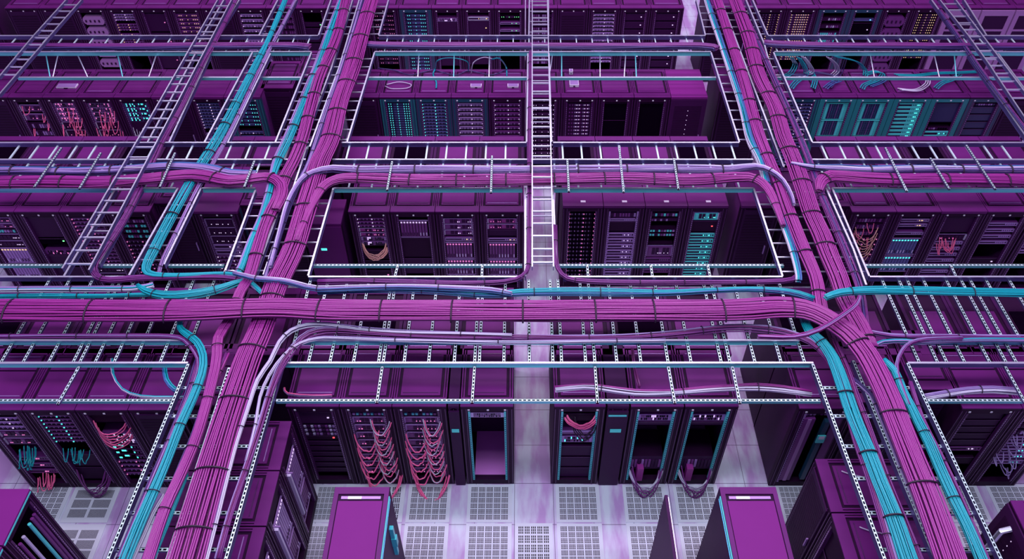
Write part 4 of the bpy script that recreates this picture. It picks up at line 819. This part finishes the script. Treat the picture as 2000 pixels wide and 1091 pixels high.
# middle crossing: lavender + magenta
Z2 = TZ + .1
bundle('lavender bundle of the middle crossing, edge to first wide tray', [(-30, 334), (60, 334), (150, 336), (240, 332), (330, 325), (400, 329), (450, 340), (500, 342)], .2, ['blue_cable', 'lav_cable', 'lav_cable', 'indigo_cable'], 7, z=Z2 + .04)
bundle('magenta bundle of the middle crossing, curling into the first wide tray', [(-30, 358), (100, 356), (200, 357), (280, 351), (380, 343), (450, 354), (500, 348), (530, 347), (550, 362), (550, 385), (538, 410)], [.28, .28, .28, .26, .26, .25, .22, .2, .18, .18, .15], MG, 10, z=Z2 + .06)
bundle('lavender bundle of the middle crossing, arching over both wide trays', [(528, 520), (545, 455), (562, 395), (587, 352), (612, 336), (650, 329), (700, 333), (850, 331), (1000, 333), (1150, 331), (1350, 330), (1425, 331), (1475, 325), (1505, 333), (1530, 352), (1546, 380), (1551, 398)], [.05, .06, .07, .08, .1, .15, .2, .2, .2, .2, .2, .18, .13, .09, .06, .05, .04], ['white_cable', 'lav_cable', 'lav_cable', 'indigo_cable'], 7, z=Z2 + .12)
bundle('magenta bundle of the middle crossing, between both wide trays', [(580, 470), (600, 420), (618, 384), (634, 362), (660, 350), (700, 348), (800, 352), (950, 352), (1100, 351), (1220, 349), (1350, 352), (1440, 347), (1475, 350), (1500, 370), (1515, 400), (1530, 440)], [.08, .1, .14, .18, .22, .24, .26, .28, .28, .29, .27, .24, .2, .16, .12, .08], MG, 10, z=Z2 + .08)
bundle('lavender bundle of the middle crossing, beyond second wide tray', [(1545, 318), (1590, 326), (1640, 329), (1700, 332), (1800, 330), (1900, 331), (2030, 331)], [.05, .1, .18, .18, .18, .18, .18], ['blue_cable', 'white_cable', 'lav_cable', 'indigo_cable'], 7, z=Z2 + .08)
bundle('magenta bundle of the middle crossing, beyond second wide tray', [(1600, 372), (1604, 355), (1625, 345), (1680, 349), (1760, 352), (1850, 351), (2030, 353)], [.1, .2, .28, .28, .28, .27, .27], MG, 10, z=Z2 + .06)
# front crossing
bundle('thick magenta trunk crossing the whole hall and turning down beside the teal bundles', [(-40, 608), (0, 608), (150, 609), (300, 609), (400, 607), (500, 603), (560, 603), (650, 607), (800, 608), (1000, 609), (1250, 608), (1430, 607), (1520, 602), (1570, 606), (1610, 622), (1655, 652), (1692, 695), (1728, 765), (1754, 830), (1782, 900), (1812, 975), (1852, 1089), (1862, 1120)],
       [.42, .42, .42, .41, .39, .36, .36, .38, .39, .40, .40, .40, .39, .37, .36, .35, .34, .33, .33, .34, .36, .37, .37], MG, 14, z=TZ + .27, ties=1.0, r=.0126, thick=.45)
bundle('lavender and teal pair crossing at the picture edge', [(-30, 565), (60, 564), (140, 564), (260, 563), (300, 556)], .09, ['lav_cable', 'teal_cable', 'white_cable'], 4, z=TZ + .07)
bundle('thin teal bundle close behind the thick trunk at the picture edge', [(-30, 578), (100, 577), (200, 577), (300, 574), (350, 578)], .06, ['teal_cable'], 4, z=TZ + .07)
bundle('sagging teal bundle between teal tray and first wide tray', [(268, 556), (285, 568), (320, 577), (370, 575), (420, 566), (460, 552), (480, 546)], [.05, .1, .15, .16, .14, .1, .06], ['teal_cable'], 7, z=TZ + .1)
bundle('pale blue cables rising over the large magenta trunk', [(455, 532), (480, 538), (500, 543), (550, 547), (580, 554), (620, 563), (680, 561), (780, 559), (880, 562), (960, 566), (1000, 573)], [.05, .06, .07, .07, .08, .09, .09, .09, .09, .08, .05], ['white_cable', 'lav_cable', 'blue_cable'], 5, z=TZ + .22)
bundle('long teal bundle behind the thick trunk, between wide trays', [(620, 570), (680, 566), (750, 565), (850, 568), (950, 575), (1020, 571), (1120, 570), (1200, 571), (1300, 571), (1400, 566), (1460, 564), (1520, 567), (1560, 574), (1590, 584)], [.04, .08, .09, .1, .1, .13, .15, .14, .1, .08, .08, .1, .11, .1], ['teal_cable', 'teal_cable', 'blue_cable'], 7, z=TZ + .12)
bundle('broad teal bundle crossing to the far picture edge', [(1612, 580), (1640, 571), (1690, 567), (1760, 567), (1850, 569), (1950, 571), (2040, 573)], [.08, .11, .13, .14, .15, .15, .15], ['teal_cable'], 9, z=TZ + .33)
bundle('violet line in front of the thick trunk at the picture edge', [(-30, 656), (100, 656), (250, 656), (330, 657), (360, 664), (382, 690), (388, 712), (378, 750), (340, 840), (290, 960), (235, 1091), (225, 1115)], .07, ['purple_cable', 'lav_cable', 'purple_cable'], 4, z=TZ + .07)
bundle('teal bundle coming over the front tray and running down the near tray', [(352, 622), (352, 640), (365, 652), (385, 668), (397, 695), (394, 730), (375, 780), (352, 830), (325, 900), (300, 960), (272, 1025), (246, 1091), (236, 1118)], [.07, .08, .1, .1, .1, .1, .11, .12, .12, .13, .14, .14, .14], ['teal_cable'], 7, z=TZ + .12)
bundle('thin violet bundle between teal bundle and magenta trunk, near tray', [(425, 720), (402, 775), (378, 850), (345, 930), (318, 1000), (283, 1089), (272, 1115)], .07, ['purple_cable', 'indigo_cable'], 4, z=TZ + .04)
bundle('pale teal cable beneath the narrower magenta trunk in the first near tray', [(362, 925), (348, 960), (322, 1025), (296, 1089), (286, 1115)], .09, ['teal_cable', 'white_cable', 'white_cable'], 4, z=TZ - .02, ties=0)
bundle('white cable low between teal bundle and violet bundle, near tray', [(318, 965), (296, 1003), (278, 1045), (258, 1089), (250, 1112)], .08, ['white_cable', 'lav_cable'], 4, z=TZ - .02, ties=0)
bundle('thin magenta strands between the narrower trunk and middle rail, near tray', [(445, 690), (420, 745), (392, 822), (372, 880), (345, 945)], .07, ['magenta', 'purple_cable'], 4, z=TZ + .02, ties=.8)
bundle('violet bundle hugging the outer side of the near teal bundle', [(385, 700), (366, 765), (335, 845), (290, 950), (232, 1089), (222, 1115)], .06, ['purple_cable', 'indigo_cable'], 3, z=TZ + .03, ties=0)
bundle('white cable sweeping over the front tray and down beside the trunk', [(1000, 654), (900, 651), (800, 648), (700, 641), (640, 633), (600, 634), (568, 645), (545, 668), (527, 705), (502, 742), (480, 807), (462, 861), (444, 929), (428, 994), (403, 1089), (395, 1115)], .055, ['white_cable', 'lav_cable'], 3, z=TZ + .12, ties=1.4)
bundle('pale cable following the middle rail of the front tray into the near tray', [(1300, 664), (1000, 667), (800, 664), (660, 659), (620, 660), (585, 670), (555, 692), (525, 732), (507, 775), (498, 830), (480, 900)], .04, ['white_cable', 'lav_cable'], 3, z=TZ + .1, ties=1.4)
bundle('magenta and violet strands fanning into the first near tray', [(980, 658), (850, 656), (740, 651), (660, 645), (620, 648), (590, 662), (555, 705), (530, 760), (505, 840), (478, 920), (450, 1000), (425, 1091)], [.08, .09, .1, .12, .14, .12, .1, .09, .08, .08, .08, .08], ['purple_cable', 'magenta_deep', 'lav_cable'], 6, z=TZ + .08)
bundle('magenta and lavender line joining the second near tray', [(960, 657), (1100, 659), (1220, 658), (1320, 651), (1420, 640), (1500, 643), (1560, 656), (1600, 680), (1630, 720), (1650, 780), (1672, 860), (1700, 940), (1745, 1089), (1755, 1115)], [.09, .09, .09, .1, .12, .14, .1, .09, .08, .08, .08, .08, .08, .08], ['lav_cable', 'magenta_deep', 'purple_cable'], 6, z=TZ + .08)
bundle('loose magenta strand bundle looping up across the turning trunk', [(1480, 656), (1550, 657), (1600, 643), (1650, 612), (1672, 594), (1679, 578)], [.05, .06, .07, .07, .07, .05], ['magenta', 'lav_cable', 'magenta'], 5, z=TZ + .48, ties=0)
bundle('wide teal bundle running down the second near tray', [(1570, 622), (1580, 645), (1604, 668), (1626, 700), (1643, 745), (1658, 791), (1672, 830), (1695, 885), (1717, 943), (1745, 1010), (1772, 1089), (1782, 1118)], [.12, .14, .17, .18, .19, .19, .19, .2, .21, .22, .23, .23], ['teal_cable'], 11, z=TZ + .1)
bundle('slimmer teal bundle at the outer rail of the second near tray', [(1725, 702), (1748, 724), (1763, 762), (1780, 795), (1794, 825), (1815, 866), (1837, 918), (1862, 973), (1890, 1030), (1915, 1089), (1926, 1115)], [.09, .1, .11, .11, .12, .13, .13, .14, .14, .15, .15], ['teal_cable'], 7, z=TZ + .12)
bundle('violet bundle between wide teal bundle and middle rail', [(1628, 660), (1655, 720), (1672, 770), (1695, 830), (1732, 930), (1765, 1010), (1797, 1089), (1806, 1115)], .07, ['purple_cable', 'magenta_deep'], 4, z=TZ + .06)
bundle('lavender bundle between middle rail and thick trunk', [(1665, 740), (1700, 770), (1722, 818), (1760, 915), (1800, 1010), (1834, 1089), (1842, 1115)], .05, ['indigo_cable', 'lav_cable'], 3, z=TZ + .06)
bundle('violet bundle beside the slimmer teal bundle', [(1778, 745), (1802, 818), (1830, 875), (1857, 930), (1893, 1010), (1927, 1089), (1938, 1115)], .06, ['purple_cable'], 3, z=TZ + .06)
bundle('violet line along the middle rail towards the far picture edge', [(1690, 646), (1740, 655), (1800, 657), (1900, 657), (2040, 658)], .07, ['lav_cable', 'purple_cable'], 4, z=TZ + .08)
bundle('teal and violet curl at the corner of the second near tray', [(1706, 676), (1725, 666), (1770, 664), (1800, 667), (1900, 663), (2040, 664)], .05, ['teal_cable', 'lav_cable'], 4, z=TZ + .1, ties=0)
bundle('violet curl dropping past the near tray corner', [(1880, 660), (1810, 662), (1780, 668), (1762, 685), (1752, 712), (1758, 745), (1775, 790)], .05, ['purple_cable', 'lav_cable'], 4, z=TZ + .14, ties=0)
# cords lying over the near row
bundle('white and magenta cords lying across the near row tops', [(1084, 759), (1140, 754), (1175, 757), (1240, 766), (1310, 766), (1380, 760), (1430, 757), (1480, 756), (1530, 760), (1585, 768)], [.1, .09, .1, .1, .08, .09, .1, .13, .13, .1], ['magenta', 'magenta_deep', 'white_cable', 'white_cable'], 6, z=RH + .32, ties=1.2)
bundle('white cord bundle over the ridged near rack', [(1803, 776), (1850, 768), (1890, 762), (1940, 760), (1990, 764)], .1, ['lav_cable', 'white_cable'], 5, z=RH + .4, ties=.6)
bundle('teal and white loop hanging under the front tray', [(219, 700), (220, 728), (238, 758), (275, 772), (330, 774), (360, 774)], .03, ['teal_cable', 'white_cable'], 3, z=TZ - .12, ties=0)
bundle('teal coil hanging beside the near tray corner', [(321, 718), (325, 742), (340, 760), (355, 764)], .07, ['teal_cable', 'blue_cable'], 4, z=TZ - .12, ties=0)
bundle('pink cord lying on the dark handled near rack', [(555, 757), (562, 768), (610, 772), (648, 771)], .03, ['pink_cable', 'lav_cable'], 3, z=RH + .05, ties=0)
bundle('magenta cord standing off the near row tops', [(1235, 680), (1240, 720), (1249, 755)], .05, ['magenta_deep'], 3, z=RH + .2, ties=0)
# wires over the third row tops
def wire(label, pts, z, col, r=.012, name='loose_wire'):
    b = MB(); b.tube(smooth_path([P(p[0], p[1], p[2] if len(p) > 2 else z) for p in pts], .05), r, M[col], 6)
    return tag(b.build(name, smooth=True), label, 'wire')
zt = RH + .03
for k, (x, h1) in enumerate(((850, 45), (920, 45), (975, 52), (1000, 40))):
    pass
wire('indigo wire trailing over the cyan column rack', [(738, 133), (770, 137), (800, 146), (830, 140), (850, 135)], zt, 'indigo_cable')
wire('teal wire arching over the blue-lavender drive rack', [(850, 135), (855, 118, 2.5), (880, 113, 2.55), (912, 120, 2.5), (915, 140)], zt, 'teal_cable')
wire('indigo wire lying behind the lavender drive rack', [(850, 137), (890, 147), (915, 138), (960, 146), (990, 135)], zt, 'indigo_cable')
wire('white wire arching over the lavender drive rack', [(920, 145), (925, 122, 2.5), (945, 112, 2.55), (965, 116, 2.5)], zt, 'white_cable')
wire('teal wire arching beside the middle ladder', [(960, 116, 2.5), (975, 114, 2.55), (988, 130), (990, 148)], zt, 'teal_cable', .016)
wire('teal wire tail over the blue-lavender drive rack', [(850, 135), (846, 145), (852, 160), (852, 172)], zt, 'teal_cable', .018)
wire('white coiled wire on the cyan column rack', [(755, 165), (780, 160), (803, 165), (795, 172), (765, 173), (752, 168)], zt, 'white_cable', .01)
for k, (pts, c) in enumerate((([(1545, 112, 2.6), (1553, 125), (1545, 142), (1530, 150)], 'teal_cable'), ([(1568, 110, 2.6), (1580, 125, 2.4), (1585, 140), (1560, 150)], 'white_cable'), ([(1618, 112, 2.6), (1632, 125, 2.4), (1635, 138), (1625, 148)], 'white_cable'),
        ([(1560, 112, 2.6), (1570, 128, 2.4), (1574, 145), (1555, 160), (1545, 172)], 'teal_cable'), ([(1630, 110, 2.62), (1665, 117, 2.55), (1680, 125, 2.4), (1690, 138), (1690, 148)], 'teal_cable'), ([(1650, 112, 2.6), (1643, 135), (1635, 150), (1620, 170)], 'indigo_cable'),
        ([(1690, 145), (1710, 140), (1724, 144), (1715, 155), (1690, 165), (1684, 173)], 'teal_cable'), ([(1750, 146), (1790, 147), (1830, 143), (1870, 142), (1910, 140)], 'teal_cable'), ([(1757, 174), (1790, 176), (1810, 165), (1813, 155)], 'white_cable'), ([(1828, 172), (1840, 162), (1860, 155), (1875, 145)], 'teal_cable'),
        ([(1585, 140), (1592, 155), (1588, 172)], 'teal_cable'), ([(1540, 145), (1570, 146), (1600, 142), (1640, 150)], 'indigo_cable'), ([(1700, 168), (1720, 160), (1735, 150)], 'blue_cable'), ([(1612, 172), (1625, 162), (1640, 157)], 'blue_cable'))):
    for q in range(3):
        wire('%s wire over the teal racks, clump %s, strand %s' % ({'teal_cable': 'teal', 'white_cable': 'white', 'indigo_cable': 'indigo', 'blue_cable': 'blue'}[c], ORD[k], ORD[q]), [(p[0] + q * 4 - 4, p[1] + (q - 1) * 1.5) + tuple(p[2:]) for p in pts], zt + q * .02, c, .013)
def small(name, label, cat, u, v, z, sx, sy, sz, m):
    b = MB(); p = P(u, v, z); b.box(-sx / 2, sx / 2, -sy / 2, sy / 2, 0, sz, M[m]); b.box(-sx / 2 + .01, sx / 2 - .01, -sy / 2 + .01, sy / 2 - .01, sz, sz + .006, M['panel_lav']); b.box(-sx * .1, sx * .1, -sy / 2 - .015, -sy / 2, sz * .3, sz * .6, M['panel_dark'])
    o = b.build(name); o.location = p; tag(o, label, cat)
small('junction_box', 'white square box on the white dotted rack top', 'box', 1121, 165, RH, .2, .22, .06, 'label_white')
small('junction_box', 'small white block behind the white square box', 'box', 1115, 143, RH, .08, .12, .08, 'label_white')
small('power_adapter', 'white adapter on the lavender drive rack top', 'adapter', 930, 169, RH, .24, .12, .04, 'label_white')
small('power_adapter', 'white adapter on the purple drive rack top', 'adapter', 1002, 169, RH, .24, .12, .04, 'label_white')
small('paper_packet', 'pale crumpled packet on the first pink-wired rack top', 'packet', 132, 169, RH, .42, .16, .03, 'label_white')
for k, u in enumerate((1139, 1220, 1302, 1384)):
    b = MB(); b.box(-.045, .045, -.002, .05, 0, .004, M['label_white']); o = b.build('name_plate'); o.location = P(u, 395, RH) + Vector((0, 0, .001)); tag(o, 'small white plate on the top front edge of ' + ['the mesh door rack by the aisle', 'the pale slim server rack', 'the red and cyan speckled rack', 'the cyan-topped rack'][k], 'name plate', 'small white plates')
# drop rods between the farthest tray and the beam over the third row
for k, (u, u2) in enumerate(((90, 98), (113, 103), (152, 172), (230, 240), (305, 290), (818, 816), (887, 886), (956, 955), (1079, 1072), (1097, 1097), (1172, 1172), (1222, 1219), (1241, 1243), (1700, 1708), (1825, 1835), (1864, 1868))):
    b = MB(); b.tube([P(u, 108, TZ - .05), P((u + u2) / 2, 130, TZ - .14), P(u2, 152, TZ - .16)], .014, M['steel' if k % 3 else 'steel_teal'], 6)
    tag(b.build('drop_rod', smooth=True), 'thin steel rod from farthest tray down to the beam, %s from the left' % ORD[k], 'rod', 'thin steel drop rods')
